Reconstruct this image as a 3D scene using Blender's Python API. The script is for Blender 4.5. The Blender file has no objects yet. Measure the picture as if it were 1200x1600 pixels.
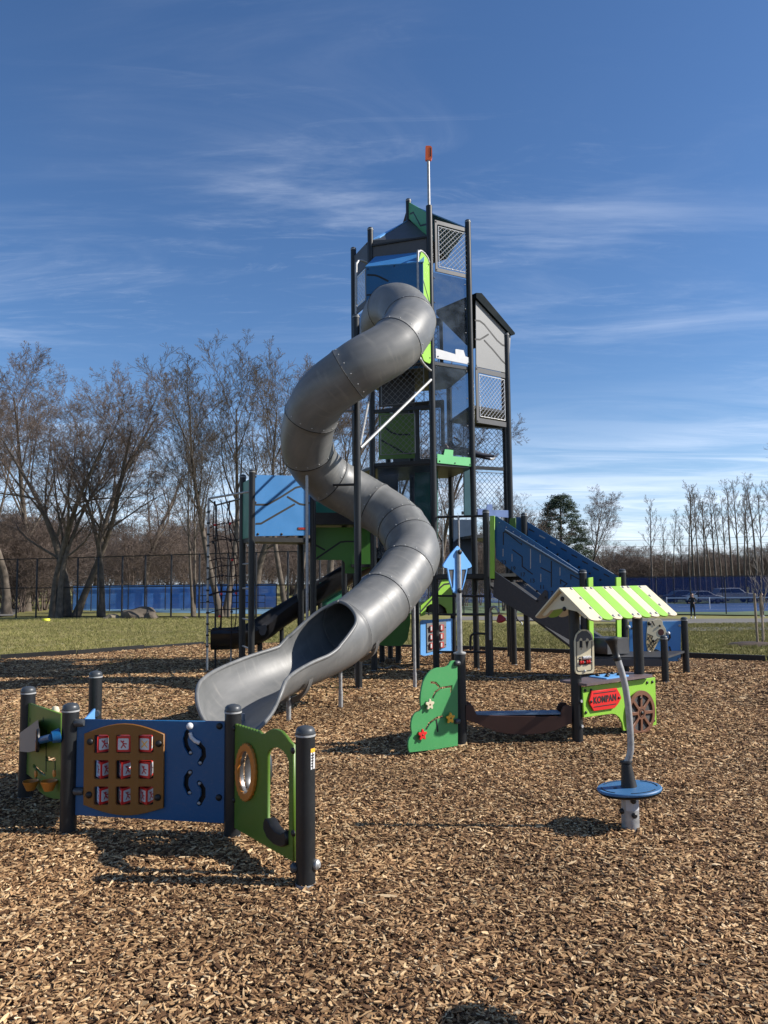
import bpy, bmesh, math, random
import numpy as np
from mathutils import Vector, Matrix
random.seed(11); RNG = np.random.default_rng(7)
S = bpy.context.scene; C = S.collection
R = math.radians
# ---------------------------------------------------------------- camera
F = 1180.0; HC = 1.6
TH = math.atan2(98, F); RO = R(0.6)
fwd = Vector((0, math.cos(TH), math.sin(TH))); up0 = Vector((0, -math.sin(TH), math.cos(TH))); rt0 = Vector((1, 0, 0))
UP = up0*math.cos(RO) + rt0*math.sin(RO); RT = rt0*math.cos(RO) - up0*math.sin(RO)
CAM = Vector((0, 0, HC))
cd = bpy.data.cameras.new('camera'); cam = bpy.data.objects.new('camera', cd); C.objects.link(cam); S.camera = cam
cd.sensor_fit = 'VERTICAL'; cd.sensor_height = 36; cd.lens = 36*F/1600; cd.clip_end = 3000; cd.clip_start = 0.05
m = Matrix.Identity(4)
for i in range(3):
    m[i][0] = RT[i]; m[i][1] = UP[i]; m[i][2] = -fwd[i]; m[i][3] = CAM[i]
cam.matrix_world = m
# ---------------------------------------------------------------- light
SUN_EL, SUN_AZ = 35.5, -4.0           # azimuth measured from +X, towards -Y when negative
sv = Vector((math.cos(R(SUN_EL))*math.cos(R(SUN_AZ)), math.cos(R(SUN_EL))*math.sin(R(SUN_AZ)), math.sin(R(SUN_EL))))
sl = bpy.data.lights.new('sun', 'SUN'); sl.energy = 5.0; sl.angle = R(0.53); sl.color = (1.0, 0.945, 0.87)
so = bpy.data.objects.new('sun', sl); C.objects.link(so); so.rotation_euler = sv.to_track_quat('Z', 'Y').to_euler()
so.location = (20, -5, 30)
W = bpy.data.worlds.new('World'); S.world = W; W.use_nodes = True
nt = W.node_tree; nt.nodes.clear()
def N(t, kind, **kw):
    n = t.nodes.new(kind)
    for k, v in kw.items():
        if k in n.inputs.keys() if isinstance(k, str) else False: n.inputs[k].default_value = v
        else: setattr(n, k, v)
    return n
sky = N(nt, 'ShaderNodeTexSky', sky_type='NISHITA', sun_disc=False, sun_elevation=R(SUN_EL), sun_rotation=R(90-SUN_AZ),
        air_density=1.0, dust_density=0.35, ozone_density=2.2, altitude=200)
out = N(nt, 'ShaderNodeOutputWorld'); bg = N(nt, 'ShaderNodeBackground'); bg.inputs['Strength'].default_value = 0.078
# cirrus: noise over a high flat sheet reached by each view direction
tc = N(nt, 'ShaderNodeTexCoord'); sep = N(nt, 'ShaderNodeSeparateXYZ'); nt.links.new(tc.outputs['Generated'], sep.inputs[0])
def MT(t, op, a, b=None, c=None, clamp=False):
    n = t.nodes.new('ShaderNodeMath'); n.operation = op; n.use_clamp = clamp
    for i, v in enumerate((a, b, c)):
        if v is None: continue
        if isinstance(v, (int, float)): n.inputs[i].default_value = v
        else: t.links.new(v, n.inputs[i])
    return n.outputs[0]
zc = MT(nt, 'MAXIMUM', sep.outputs['Z'], 0.0); zd = MT(nt, 'ADD', zc, 0.10)
cx = MT(nt, 'DIVIDE', sep.outputs['X'], zd); cy = MT(nt, 'DIVIDE', sep.outputs['Y'], zd)
cmb = N(nt, 'ShaderNodeCombineXYZ'); nt.links.new(cx, cmb.inputs[0]); nt.links.new(cy, cmb.inputs[1])
def wnoise(rot, scl, nscale, detail, dist, loc=(0, 0, 0), rough=0.6):
    mp = N(nt, 'ShaderNodeMapping'); mp.inputs['Rotation'].default_value = (0, 0, R(rot)); mp.inputs['Scale'].default_value = scl; mp.inputs['Location'].default_value = loc
    nt.links.new(cmb.outputs[0], mp.inputs[0])
    n = N(nt, 'ShaderNodeTexNoise'); n.inputs['Scale'].default_value = nscale; n.inputs['Detail'].default_value = detail
    n.inputs['Distortion'].default_value = dist; n.inputs['Roughness'].default_value = rough
    nt.links.new(mp.outputs[0], n.inputs['Vector']); return n.outputs['Fac']
n1 = wnoise(-18, (0.75, 2.6, 1), 1.0, 9, 0.9, (3.1, 1.7, 0), 0.62); n2 = wnoise(10, (0.5, 0.8, 1), 0.7, 3, 0.2, (0.4, 5.2, 0))
n3 = wnoise(-30, (1.6, 7.0, 1), 1.6, 8, 1.6, (7.3, 2.2, 0), 0.7)
def ramp(t, src, a, b, p=1.0):
    r = t.nodes.new('ShaderNodeMapRange'); r.interpolation_type = 'SMOOTHSTEP'
    t.links.new(src, r.inputs[0]); r.inputs[1].default_value = a; r.inputs[2].default_value = b; return r.outputs[0]
c1 = MT(nt, 'MULTIPLY', ramp(nt, n1, 0.44, 0.86), ramp(nt, n2, 0.38, 0.66))
c2 = MT(nt, 'MULTIPLY', ramp(nt, n3, 0.50, 0.90), ramp(nt, n2, 0.36, 0.7))
cl = MT(nt, 'ADD', MT(nt, 'MULTIPLY', c1, 0.46), MT(nt, 'MULTIPLY', c2, 0.22))
low = ramp(nt, zc, 0.26, 0.03); band = MT(nt, 'MULTIPLY', low, ramp(nt, n1, 0.30, 0.62))
cl = MT(nt, 'ADD', cl, MT(nt, 'MULTIPLY', band, 0.42), clamp=True)
hz = MT(nt, 'MULTIPLY', ramp(nt, zc, 0.22, 0.0), 0.35)
hsv = N(nt, 'ShaderNodeHueSaturation'); hsv.inputs['Saturation'].default_value = 1.12; hsv.inputs['Value'].default_value = 1.04
nt.links.new(sky.outputs[0], hsv.inputs['Color'])
tint = N(nt, 'ShaderNodeMix'); tint.data_type = 'RGBA'; tint.blend_type = 'MULTIPLY'; tint.inputs[0].default_value = 1.0
nt.links.new(hsv.outputs[0], tint.inputs[6]); tint.inputs[7].default_value = (0.86, 0.97, 1.13, 1)
mx0 = N(nt, 'ShaderNodeMix'); mx0.data_type = 'RGBA'; nt.links.new(hz, mx0.inputs[0]); nt.links.new(tint.outputs[2], mx0.inputs[6]); mx0.inputs[7].default_value = (6.2, 8.1, 11.5, 1)
mx = N(nt, 'ShaderNodeMix'); mx.data_type = 'RGBA'; nt.links.new(cl, mx.inputs[0]); nt.links.new(mx0.outputs[2], mx.inputs[6]); mx.inputs[7].default_value = (10.5, 11.2, 12.6, 1)
nt.links.new(mx.outputs[2], bg.inputs['Color']); nt.links.new(bg.outputs[0], out.inputs['Surface'])
S.view_settings.view_transform = 'Standard'; S.view_settings.look = 'None'; S.view_settings.exposure = 0.56; S.view_settings.gamma = 1.0
S.view_settings.use_curve_mapping = False
# ---------------------------------------------------------------- helpers
def ray(px, py): return fwd*F + RT*(px-600) + UP*(800-py)
def P(px, py, Y):
    d = ray(px, py); return CAM + d*(Y/d.y)
def zg(x, y):
    t = max(0.0, y-16.0); u = min(1, max(0, (x/max(y, 1)+.12)/.36)); u = u*u*(3-2*u); k = .016+(.043-.016)*u
    return -(k*(min(t, 42))+.010*max(0, t-42))*1.0
def G(px, py):
    d = ray(px, py); lo, hi = 0.5/d.y, 400/d.y
    for _ in range(50):
        mid = (lo+hi)/2; q = CAM+d*mid
        if q.z > zg(q.x, q.y): lo = mid
        else: hi = mid
    return CAM+d*lo
def proj(v):
    w = v-CAM; z = w.dot(fwd); return 600+F*w.dot(RT)/z, 800-F*w.dot(UP)/z
MATS = {}
def mat(name, col, rough=.5, metal=0.0, var=.12, vscale=6, bump=.0, bscale=200, spec=.5, coat=0, dirt=0.0):
    if name in MATS: return MATS[name]
    M = bpy.data.materials.new(name); M.use_nodes = True; t = M.node_tree; b = t.nodes['Principled BSDF']
    b.inputs['Roughness'].default_value = rough; b.inputs['Metallic'].default_value = metal; b.inputs['Specular IOR Level'].default_value = spec
    if coat: b.inputs['Coat Weight'].default_value = coat; b.inputs['Coat Roughness'].default_value = .15
    c = t.nodes.new('ShaderNodeTexCoord'); n = t.nodes.new('ShaderNodeTexNoise'); n.inputs['Scale'].default_value = vscale; n.inputs['Detail'].default_value = 6
    t.links.new(c.outputs['Object'], n.inputs['Vector'])
    r = t.nodes.new('ShaderNodeValToRGB'); t.links.new(n.outputs['Fac'], r.inputs[0])
    r.color_ramp.elements[0].position = .3; r.color_ramp.elements[1].position = .7
    r.color_ramp.elements[0].color = (*[x*(1-var) for x in col], 1); r.color_ramp.elements[1].color = (*[min(1, x*(1+var)) for x in col], 1)
    src = r.outputs[0]
    if dirt:
        n2 = t.nodes.new('ShaderNodeTexNoise'); n2.inputs['Scale'].default_value = 30; n2.inputs['Detail'].default_value = 8; n2.inputs['Roughness'].default_value = .75
        t.links.new(c.outputs['Object'], n2.inputs['Vector'])
        mr = t.nodes.new('ShaderNodeMapRange'); t.links.new(n2.outputs['Fac'], mr.inputs[0]); mr.inputs[1].default_value = .52; mr.inputs[2].default_value = .8; mr.inputs[4].default_value = dirt
        mm = t.nodes.new('ShaderNodeMix'); mm.data_type = 'RGBA'; t.links.new(mr.outputs[0], mm.inputs[0]); t.links.new(src, mm.inputs[6]); mm.inputs[7].default_value = (.30, .26, .21, 1); src = mm.outputs[2]
    t.links.new(src, b.inputs['Base Color'])
    rr = t.nodes.new('ShaderNodeMapRange'); t.links.new(n.outputs['Fac'], rr.inputs[0]); rr.inputs[3].default_value = rough*.8; rr.inputs[4].default_value = min(1, rough*1.25)
    t.links.new(rr.outputs[0], b.inputs['Roughness'])
    if bump:
        nb = t.nodes.new('ShaderNodeTexNoise'); nb.inputs['Scale'].default_value = bscale; nb.inputs['Detail'].default_value = 3; t.links.new(c.outputs['Object'], nb.inputs['Vector'])
        bp = t.nodes.new('ShaderNodeBump'); bp.inputs['Strength'].default_value = bump; bp.inputs['Distance'].default_value = .002
        t.links.new(nb.outputs['Fac'], bp.inputs['Height']); t.links.new(bp.outputs[0], b.inputs['Normal'])
    MATS[name] = M; return M
DARK = mat('charcoal_steel', (.013, .0145, .016), .42, 0, .15, 4, .15, 300, spec=.4, dirt=.05)
BLK = mat('black_plastic', (.006, .006, .0065), .5, 0, .2, 8, .1, 200, dirt=.08)
GALV = mat('galvanised_steel', (.34, .34, .335), .5, .45, .22, 25, .15, 120)
BLUE = mat('blue_panel', (.045, .195, .45), .38, 0, .06, 3, .12, 400, dirt=.13)
DBLUE = mat('deep_blue_panel', (.003, .082, .215), .42, 0, .07, 3, .12, 400, dirt=.14)
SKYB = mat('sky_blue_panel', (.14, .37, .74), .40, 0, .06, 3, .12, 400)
LIME = mat('lime_panel', (.25, .50, .05), .42, 0, .06, 3, .12, 400, dirt=.09)
OLIVE = mat('olive_green_panel', (.085, .165, .018), .42, 0, .07, 3, .12, 400, dirt=.15)
DGRN = mat('dark_green_panel', (.045, .16, .02), .45, 0, .08, 3, .1, 400)
GRN = mat('leaf_green_panel', (.055, .27, .085), .45, 0, .07, 3, .12, 400, dirt=.13)
MINT = mat('mint_green_panel', (.14, .50, .19), .45, 0, .06, 3, .1, 400)
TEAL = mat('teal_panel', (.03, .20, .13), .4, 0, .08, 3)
CREAM = mat('cream_panel', (.60, .53, .36), .5, 0, .05, 4, .12, 400, dirt=.09)
ORNG = mat('orange_panel', (.20, .080, .010), .42, 0, .08, 3, .12, 400, dirt=.14)
AMBR = mat('amber_plastic', (.55, .20, .03), .4, 0, .08, 5)
OTIP = mat('orange_signal_plastic', (.75, .13, .03), .45, 0, .1, 5)
RED = mat('red_plastic', (.62, .022, .02), .35, 0, .08, 5)
WHT = mat('white_plastic', (.60, .60, .60), .4, 0, .04, 5)
YEL = mat('yellow_plastic', (.85, .42, .03), .4, 0, .05, 5)
BRWN = mat('brown_panel', (.15, .062, .03), .5, 0, .08, 5, .1, 300, dirt=.08)
BRWN2 = mat('dark_brown_panel', (.045, .016, .010), .5, 0, .1, 5, .1, 300)
GREY = mat('grey_panel', (.20, .203, .20), .5, 0, .05, 4, .12, 400, dirt=.13)
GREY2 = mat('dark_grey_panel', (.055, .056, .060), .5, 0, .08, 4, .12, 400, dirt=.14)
RAMPG = mat('ramp_grey_panel', (.036, .036, .039), .5, 0, .08, 4, .12, 400, dirt=.15)
WOODT = mat('brown_grey_top', (.12, .085, .085), .5, 0, .1, 8, .1, 200, dirt=.06)
CAPG = mat('grey_cap_plastic', (.045, .05, .055), .38, 0, .1, 8)
RIMG = mat('light_rim', (.36, .36, .35), .5, 0, .1, 30, .2, 150)
PALEB = mat('pale_bolt_cover', (.42, .42, .38), .5)
SLOT = mat('routed_groove', (.006, .007, .008), .6)
def slide_material():
    M = bpy.data.materials.new('slide_grey_polyethylene'); M.use_nodes = True; t = M.node_tree; b = t.nodes['Principled BSDF']
    c = t.nodes.new('ShaderNodeTexCoord')
    def no(sc, mp, det=8, dist=0.0):
        m_ = t.nodes.new('ShaderNodeMapping'); m_.inputs['Scale'].default_value = mp; t.links.new(c.outputs['UV'], m_.inputs[0])
        n = t.nodes.new('ShaderNodeTexNoise'); n.inputs['Scale'].default_value = sc; n.inputs['Detail'].default_value = det; n.inputs['Distortion'].default_value = dist
        t.links.new(m_.outputs[0], n.inputs['Vector']); return n.outputs['Fac']
    a = no(2.0, (1.2, 3, 1)); s = no(5.0, (3, .5, 1), 10, .6); fine = no(60, (1, 1, 1), 3)
    r = t.nodes.new('ShaderNodeValToRGB'); e = r.color_ramp.elements; e[0].position = .3; e[1].position = .72
    e[0].color = (.112, .115, .113, 1); e[1].color = (.168, .168, .163, 1); t.links.new(a, r.inputs[0])
    mr = t.nodes.new('ShaderNodeMapRange'); t.links.new(s, mr.inputs[0]); mr.inputs[1].default_value = .55; mr.inputs[2].default_value = .74; mr.inputs[4].default_value = .5
    mm = t.nodes.new('ShaderNodeMix'); mm.data_type = 'RGBA'; t.links.new(mr.outputs[0], mm.inputs[0]); t.links.new(r.outputs[0], mm.inputs[6]); mm.inputs[7].default_value = (.24, .23, .21, 1)
    t.links.new(mm.outputs[2], b.inputs['Base Color'])
    rr = t.nodes.new('ShaderNodeMapRange'); t.links.new(s, rr.inputs[0]); rr.inputs[3].default_value = .33; rr.inputs[4].default_value = .58
    t.links.new(rr.outputs[0], b.inputs['Roughness'])
    bp = t.nodes.new('ShaderNodeBump'); bp.inputs['Strength'].default_value = .12; bp.inputs['Distance'].default_value = .003; t.links.new(fine, bp.inputs['Height']); t.links.new(bp.outputs[0], b.inputs['Normal'])
    return M
SLIDE = slide_material()
def glassmat():
    M = bpy.data.materials.new('clear_tinted_plexiglass'); M.use_nodes = True; t = M.node_tree; b = t.nodes['Principled BSDF']; o = t.nodes['Material Output']
    tr = t.nodes.new('ShaderNodeBsdfTransparent'); tr.inputs[0].default_value = (.60, .66, .72, 1)
    n = t.nodes.new('ShaderNodeTexNoise'); n.inputs['Scale'].default_value = 9; n.inputs['Detail'].default_value = 8
    mr = t.nodes.new('ShaderNodeMapRange'); t.links.new(n.outputs[0], mr.inputs[0]); mr.inputs[1].default_value = .45; mr.inputs[2].default_value = .8; mr.inputs[3].default_value = .05; mr.inputs[4].default_value = .20
    b.inputs['Base Color'].default_value = (.25, .30, .36, 1); b.inputs['Roughness'].default_value = .12
    mx_ = t.nodes.new('ShaderNodeMixShader'); t.links.new(mr.outputs[0], mx_.inputs[0]); t.links.new(tr.outputs[0], mx_.inputs[1]); t.links.new(b.outputs[0], mx_.inputs[2]); t.links.new(mx_.outputs[0], o.inputs[0])
    return M
GLASS = glassmat()
def meshmat(name, col, fac, pattern=None):
    M = bpy.data.materials.new(name); M.use_nodes = True; t = M.node_tree; b = t.nodes['Principled BSDF']; o = t.nodes['Material Output']
    tr = t.nodes.new('ShaderNodeBsdfTransparent'); b.inputs['Base Color'].default_value = (*col, 1); b.inputs['Roughness'].default_value = .8
    n = t.nodes.new('ShaderNodeTexNoise'); n.inputs['Scale'].default_value = .5; n.inputs['Detail'].default_value = 4
    c = t.nodes.new('ShaderNodeTexCoord'); t.links.new(c.outputs['Object'], n.inputs['Vector'])
    mr = t.nodes.new('ShaderNodeMapRange'); t.links.new(n.outputs[0], mr.inputs[0]); mr.inputs[1].default_value = .3; mr.inputs[2].default_value = .7
    mr.inputs[3].default_value = max(0, fac-.05); mr.inputs[4].default_value = min(1, fac+.05)
    mx_ = t.nodes.new('ShaderNodeMixShader'); t.links.new(mr.outputs[0], mx_.inputs[0]); t.links.new(tr.outputs[0], mx_.inputs[1]); t.links.new(b.outputs[0], mx_.inputs[2]); t.links.new(mx_.outputs[0], o.inputs[0])
    return M
# ---- objects
def thing(name, loc, label, cat, group=None, kind=None):
    o = bpy.data.objects.new(name, None); C.objects.link(o); o.location = loc; o.empty_display_size = .2
    o['label'] = label; o['category'] = cat
    if group: o['group'] = group
    if kind: o['kind'] = kind
    return o
def base_of(p):
    v = Vector((0, 0, 0))
    while p is not None: v = v+p.location; p = p.parent
    return v
def link(name, me, parent=None, mats=None, label=None, loc=None, smooth=None, kind=None):
    """me in world coordinates; stored relative to its parent"""
    o = bpy.data.objects.new(name, me); C.objects.link(o)
    if mats:
        for mm in (mats if isinstance(mats, (list, tuple)) else [mats]): me.materials.append(mm)
    if parent is not None:
        me.transform(Matrix.Translation(-base_of(parent))); o.parent = parent
    if label: o['label'] = label
    if kind: o['kind'] = kind
    if smooth is not None: autosmooth(me, smooth)
    return o
def top(o, label, cat, group=None, kind=None):
    o['label'] = label; o['category'] = cat
    if group: o['group'] = group
    if kind: o['kind'] = kind
    return o
def autosmooth(me, ang=35):
    try: me.shade_auto_smooth_by_angle
    except Exception: pass
    bm = bmesh.new(); bm.from_mesh(me); ca = math.radians(ang)
    for f in bm.faces: f.smooth = True
    for e in bm.edges:
        if len(e.link_faces) == 2 and e.calc_face_angle(0) > ca: e.smooth = False
    bm.to_mesh(me); bm.free()
class MB:
    def __init__(s): s.v = []; s.f = []; s.m = []
    def add(s, vs, fs, mi=0):
        n = len(s.v); s.v += [tuple(v) for v in vs]; s.f += [tuple(i+n for i in f) for f in fs]; s.m += [mi]*len(fs); return s
    def tube(s, pts, r, n=10, mi=0, cap=True):
        pts = [Vector(p) for p in pts]; rs = r if isinstance(r, (list, tuple)) else [r]*len(pts)
        vs = []; a = None
        for i, p in enumerate(pts):
            d = (pts[min(i+1, len(pts)-1)]-pts[max(i-1, 0)]).normalized()
            if a is None:
                a = d.orthogonal().normalized()
                if abs(d.z) > .99: a = Vector((1, 0, 0))
            a = (a-d*a.dot(d)).normalized(); b = d.cross(a)
            for k in range(n):
                t = 2*math.pi*k/n; vs.append(p+(a*math.cos(t)+b*math.sin(t))*rs[i])
        fs = [(i*n+k, i*n+(k+1) % n, (i+1)*n+(k+1) % n, (i+1)*n+k) for i in range(len(pts)-1) for k in range(n)]
        if cap: fs += [tuple(range(n-1, -1, -1)), tuple((len(pts)-1)*n+k for k in range(n))]
        return s.add(vs, fs, mi)
    def box(s, c, sz, M3=None, mi=0):
        c = Vector(c); vs = []
        for x in (-.5, .5):
            for y in (-.5, .5):
                for z in (-.5, .5):
                    q = Vector((x*sz[0], y*sz[1], z*sz[2]))
                    if M3 is not None: q = M3 @ q
                    vs.append(c+q)
        return s.add(vs, [(0, 1, 3, 2), (4, 6, 7, 5), (0, 4, 5, 1), (2, 3, 7, 6), (0, 2, 6, 4), (1, 5, 7, 3)], mi)
    def prism(s, a, b, mi=0):     # two matching loops -> closed solid
        n = len(a); return s.add(list(a)+list(b), [tuple(range(n-1, -1, -1)), tuple(range(n, 2*n))]+[(i, (i+1) % n, n+(i+1) % n, n+i) for i in range(n)], mi)
    def lathe(s, prof, c=(0, 0, 0), n=20, ax=None, mi=0):   # prof: (r,z)
        c = Vector(c); q = (Vector(ax).to_track_quat('Z', 'Y') if ax is not None else None); vs = []
        for r, z in prof:
            for k in range(n):
                t = 2*math.pi*k/n; v = Vector((r*math.cos(t), r*math.sin(t), z)); vs.append(c+(q @ v if q else v))
        L = len(prof)
        fs = [(i*n+k, i*n+(k+1) % n, (i+1)*n+(k+1) % n, (i+1)*n+k) for i in range(L-1) for k in range(n)]
        fs += [tuple(range(n-1, -1, -1)), tuple((L-1)*n+k for k in range(n))]
        return s.add(vs, fs, mi)
    def mesh(s, name='m'):
        me = bpy.data.meshes.new(name); me.from_pydata(s.v, [], s.f); me.update()
        if any(s.m): me.polygons.foreach_set('material_index', s.m)
        bm = bmesh.new(); bm.from_mesh(me); bmesh.ops.recalc_face_normals(bm, faces=bm.faces); bm.to_mesh(me); bm.free()
        return me
    def build(s, name, mats, parent=None, smooth=40, label=None, kind=None):
        return link(name, s.mesh(name), parent, mats, label, smooth=smooth, kind=kind)
def curve_mesh(loops, ext, bevel=.0015, text=None, size=1, spacing=1.0):
    if text is None:
        cu = bpy.data.curves.new('tmp', 'CURVE'); cu.dimensions = '2D'; cu.fill_mode = 'BOTH'
        for lp in loops:
            sp = cu.splines.new('POLY'); sp.points.add(len(lp)-1)
            for i, (x, y) in enumerate(lp): sp.points[i].co = (x, y, 0, 1)
            sp.use_cyclic_u = True
        cu.bevel_depth = bevel; cu.bevel_resolution = 0; cu.offset = -bevel
    else:
        cu = bpy.data.curves.new('tmp', 'FONT'); cu.body = text; cu.size = size; cu.align_x = 'CENTER'; cu.align_y = 'CENTER'; cu.space_character = spacing; cu.offset = bevel
    cu.extrude = ext
    o = bpy.data.objects.new('tmp', cu); C.objects.link(o); dg = bpy.context.evaluated_depsgraph_get()
    me = bpy.data.meshes.new_from_object(o.evaluated_get(dg)); bpy.data.objects.remove(o); bpy.data.curves.remove(cu); me.materials.clear()
    return me
class Pl:
    """vertical plane through two ground points; u runs from a to b, normal faces the camera"""
    def __init__(s, a, b):
        s.a = Vector((a[0], a[1], 0)); d = Vector((b[0]-a[0], b[1]-a[1], 0)); s.L = d.length; s.d = d.normalized()
        s.n = Vector((s.d.y, -s.d.x, 0))
        if s.n.dot(-s.a) < 0: s.n = -s.n
        s.flip = s.n.dot(Vector((s.d.y, -s.d.x, 0))) < 0
    def uv(s, px, py, off=0.0):
        r = ray(px, py); o = s.a+s.n*off; t = (o-CAM).dot(s.n)/r.dot(s.n); q = CAM+r*t; return ((q-o).dot(s.d), q.z)
    def w(s, u, z, off=0.0): return s.a+s.d*u+s.n*off+Vector((0, 0, z))
    def M(s, off=0.0):
        o = s.a+s.n*off; k = Matrix.Identity(4); d, n = s.d, s.n
        for i in range(3): k[i][0] = d[i]; k[i][1] = (0, 0, 1)[i]; k[i][2] = n[i]; k[i][3] = o[i]
        return k
    def panel_uv(s, name, parent, m_, loops, t=.018, off=0.0, bevel=.002, label=None, kind=None):
        me = curve_mesh(loops, t/2-bevel, bevel); me.transform(s.M(off))
        o = link(name, me, parent, m_, label, kind=kind); return o
    def panel(s, name, parent, m_, pts, holes=(), t=.018, off=0.0, bevel=.002, rnd=0, label=None):
        lp = [s.uv(*p, off) for p in pts]
        if rnd: lp = rounded(lp, rnd)
        hs = []
        for h in holes: hs.append([s.uv(*p, off) for p in h])
        return s.panel_uv(name, parent, m_, [lp]+hs, t, off, bevel, label)
    def stroke(s, name, parent, m_, pts, wd=.02, off=.011, t=.002, smooth=0):
        lp = [s.uv(*p, off) for p in pts]
        return s.panel_uv(name, parent, m_, [ribbon(lp, wd)], t, off, .0002)
    def bolt(s, parent, px, py, off=.012, r=.016, m_=None):
        u, z = s.uv(px, py, off); bolt(parent, s.w(u, z, off), s.n, r, m_)
def rounded(lp, r, n=4):
    out = []; L = len(lp)
    for i in range(L):
        p0, p, p1 = Vector(lp[i-1]), Vector(lp[i]), Vector(lp[(i+1) % L]); a = (p0-p); b = (p1-p); rr = min(r, a.length*.45, b.length*.45)
        A = p+a.normalized()*rr; B = p+b.normalized()*rr
        for k in range(n+1):
            t = k/n; out.append(tuple(A*(1-t)**2+p*2*t*(1-t)+B*t*t))
    return out
def ribbon(pts, w):
    pts = [Vector(p) for p in pts]; L = []; Rr = []; n = len(pts)
    for i, p in enumerate(pts):
        d0 = (pts[i]-pts[i-1]).normalized() if i > 0 else (pts[1]-pts[0]).normalized()
        d1 = (pts[i+1]-pts[i]).normalized() if i < n-1 else d0
        d = (d0+d1); d = d.normalized() if d.length > 1e-6 else d0
        c = max(.5, d.dot(d0)); nn = Vector((-d.y, d.x))*(w/2/c); L.append(p+nn); Rr.append(p-nn)
    def cap(p, d):
        o = []; 
        for k in range(1, 5):
            t = math.pi*k/5; nn = Vector((-d.y, d.x)); o.append(p+nn*(w/2*math.cos(t))+d*(w/2*math.sin(t)))
        return o
    dE = (pts[-1]-pts[-2]).normalized(); dS = (pts[0]-pts[1]).normalized()
    return [tuple(v) for v in L+cap(pts[-1], dE)+Rr[::-1]+cap(pts[0], dS)]
def arc(cx, cy, r, a0, a1, n=8, ry=None):
    ry = ry or r; return [(cx+r*math.cos(R(a0+(a1-a0)*i/n)), cy+ry*math.sin(R(a0+(a1-a0)*i/n))) for i in range(n+1)]
_bm = {}
def bolt(parent, pos, nrm, r=.016, m_=None, name='bolt'):
    m_ = m_ or BLK; key = (m_.name)
    if key not in _bm:
        me = MB().lathe([(1, 0), (1, .25), (.85, .5), (.45, .7), (.01, .75)], n=12).mesh('bolt'); me.materials.append(m_); autosmooth(me, 60); _bm[key] = me
    o = bpy.data.objects.new(name, _bm[key]); C.objects.link(o); o.parent = parent
    o.location = Vector(pos)-base_of(parent); o.scale = (r, r, r); o.rotation_euler = Vector(nrm).to_track_quat('Z', 'Y').to_euler(); return o
def post(parent, xy, z1, r=.051, name='post', m_=None, cap=True, foot=True, z0=-.03):
    x, y = xy[0], xy[1]; b = MB(); b.lathe([(r, z0), (r, z1-.012)], (x, y, 0), 20, mi=0)
    o = b.build(name, [m_ or DARK], parent)
    if cap:
        c = MB().lathe([(r*1.04, z1-.014), (r*1.05, z1-.004), (r*1.0, z1-.002), (r*.98, z1+.012), (r*.75, z1+.024), (r*.3, z1+.031), (.001, z1+.032)], (x, y, 0), 20).build('post_cap', CAPG, o)
        MB().lathe([(r*1.055, z1-.022), (r*1.06, z1-.018), (r*1.055, z1-.012)], (x, y, 0), 20).build('cap_ring', RIMG, o)
    if foot: MB().lathe([(r*1.03, z0), (r*1.03, .022), (r*.9, .026)], (x, y, 0), 20).build('footing_collar', RIMG, o)
    return o
def zat(xy, py, px=None):
    """height whose image row is py, on the vertical line through xy"""
    lo, hi = -3, 20
    for _ in range(40):
        mid = (lo+hi)/2
        if proj(Vector((xy[0], xy[1], mid)))[1] > py: lo = mid
        else: hi = mid
    return lo
def net(parent, pl, u0, u1, z0, z1, sp=.055, r=.0035, off=0.0, m_=None, fr=.012, slant=1.0):
    m_ = m_ or NETM; b = MB(); W_, H_ = u1-u0, z1-z0
    for sgn in (1, -1):
        k = -H_; 
        while k < W_:
            a = (k, 0) if sgn > 0 else (k, H_); c = (k+H_, H_) if sgn > 0 else (k+H_, 0)
            x0, x1 = max(0, a[0]), min(W_, c[0])
            if x1-x0 > .01:
                f0 = (x0-a[0])/H_; f1 = (x1-a[0])/H_; y0 = f0*H_ if sgn > 0 else H_-f0*H_; y1 = f1*H_ if sgn > 0 else H_-f1*H_
                b.tube([pl.w(u0+x0, z0+y0, off+sgn*r), pl.w(u0+x1, z0+y1, off+sgn*r)], r, 4, cap=False)
            k += sp*1.414
    o = b.build('wire_netting', m_, parent, smooth=None, kind='stuff')
    c = MB(); q = [pl.w(u0, z0, off), pl.w(u1, z0, off), pl.w(u1, z1, off), pl.w(u0, z1, off)]
    for i in range(4): c.tube([q[i], q[(i+1) % 4]], fr*.6, 8)
    c.build('net_rim', m_, parent)
    return o
NETM = mat('dark_net_wire', (.05, .05, .055), .4, .3)
NETS = mat('bright_net_wire', (.62, .62, .62), .35, .5)
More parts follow.
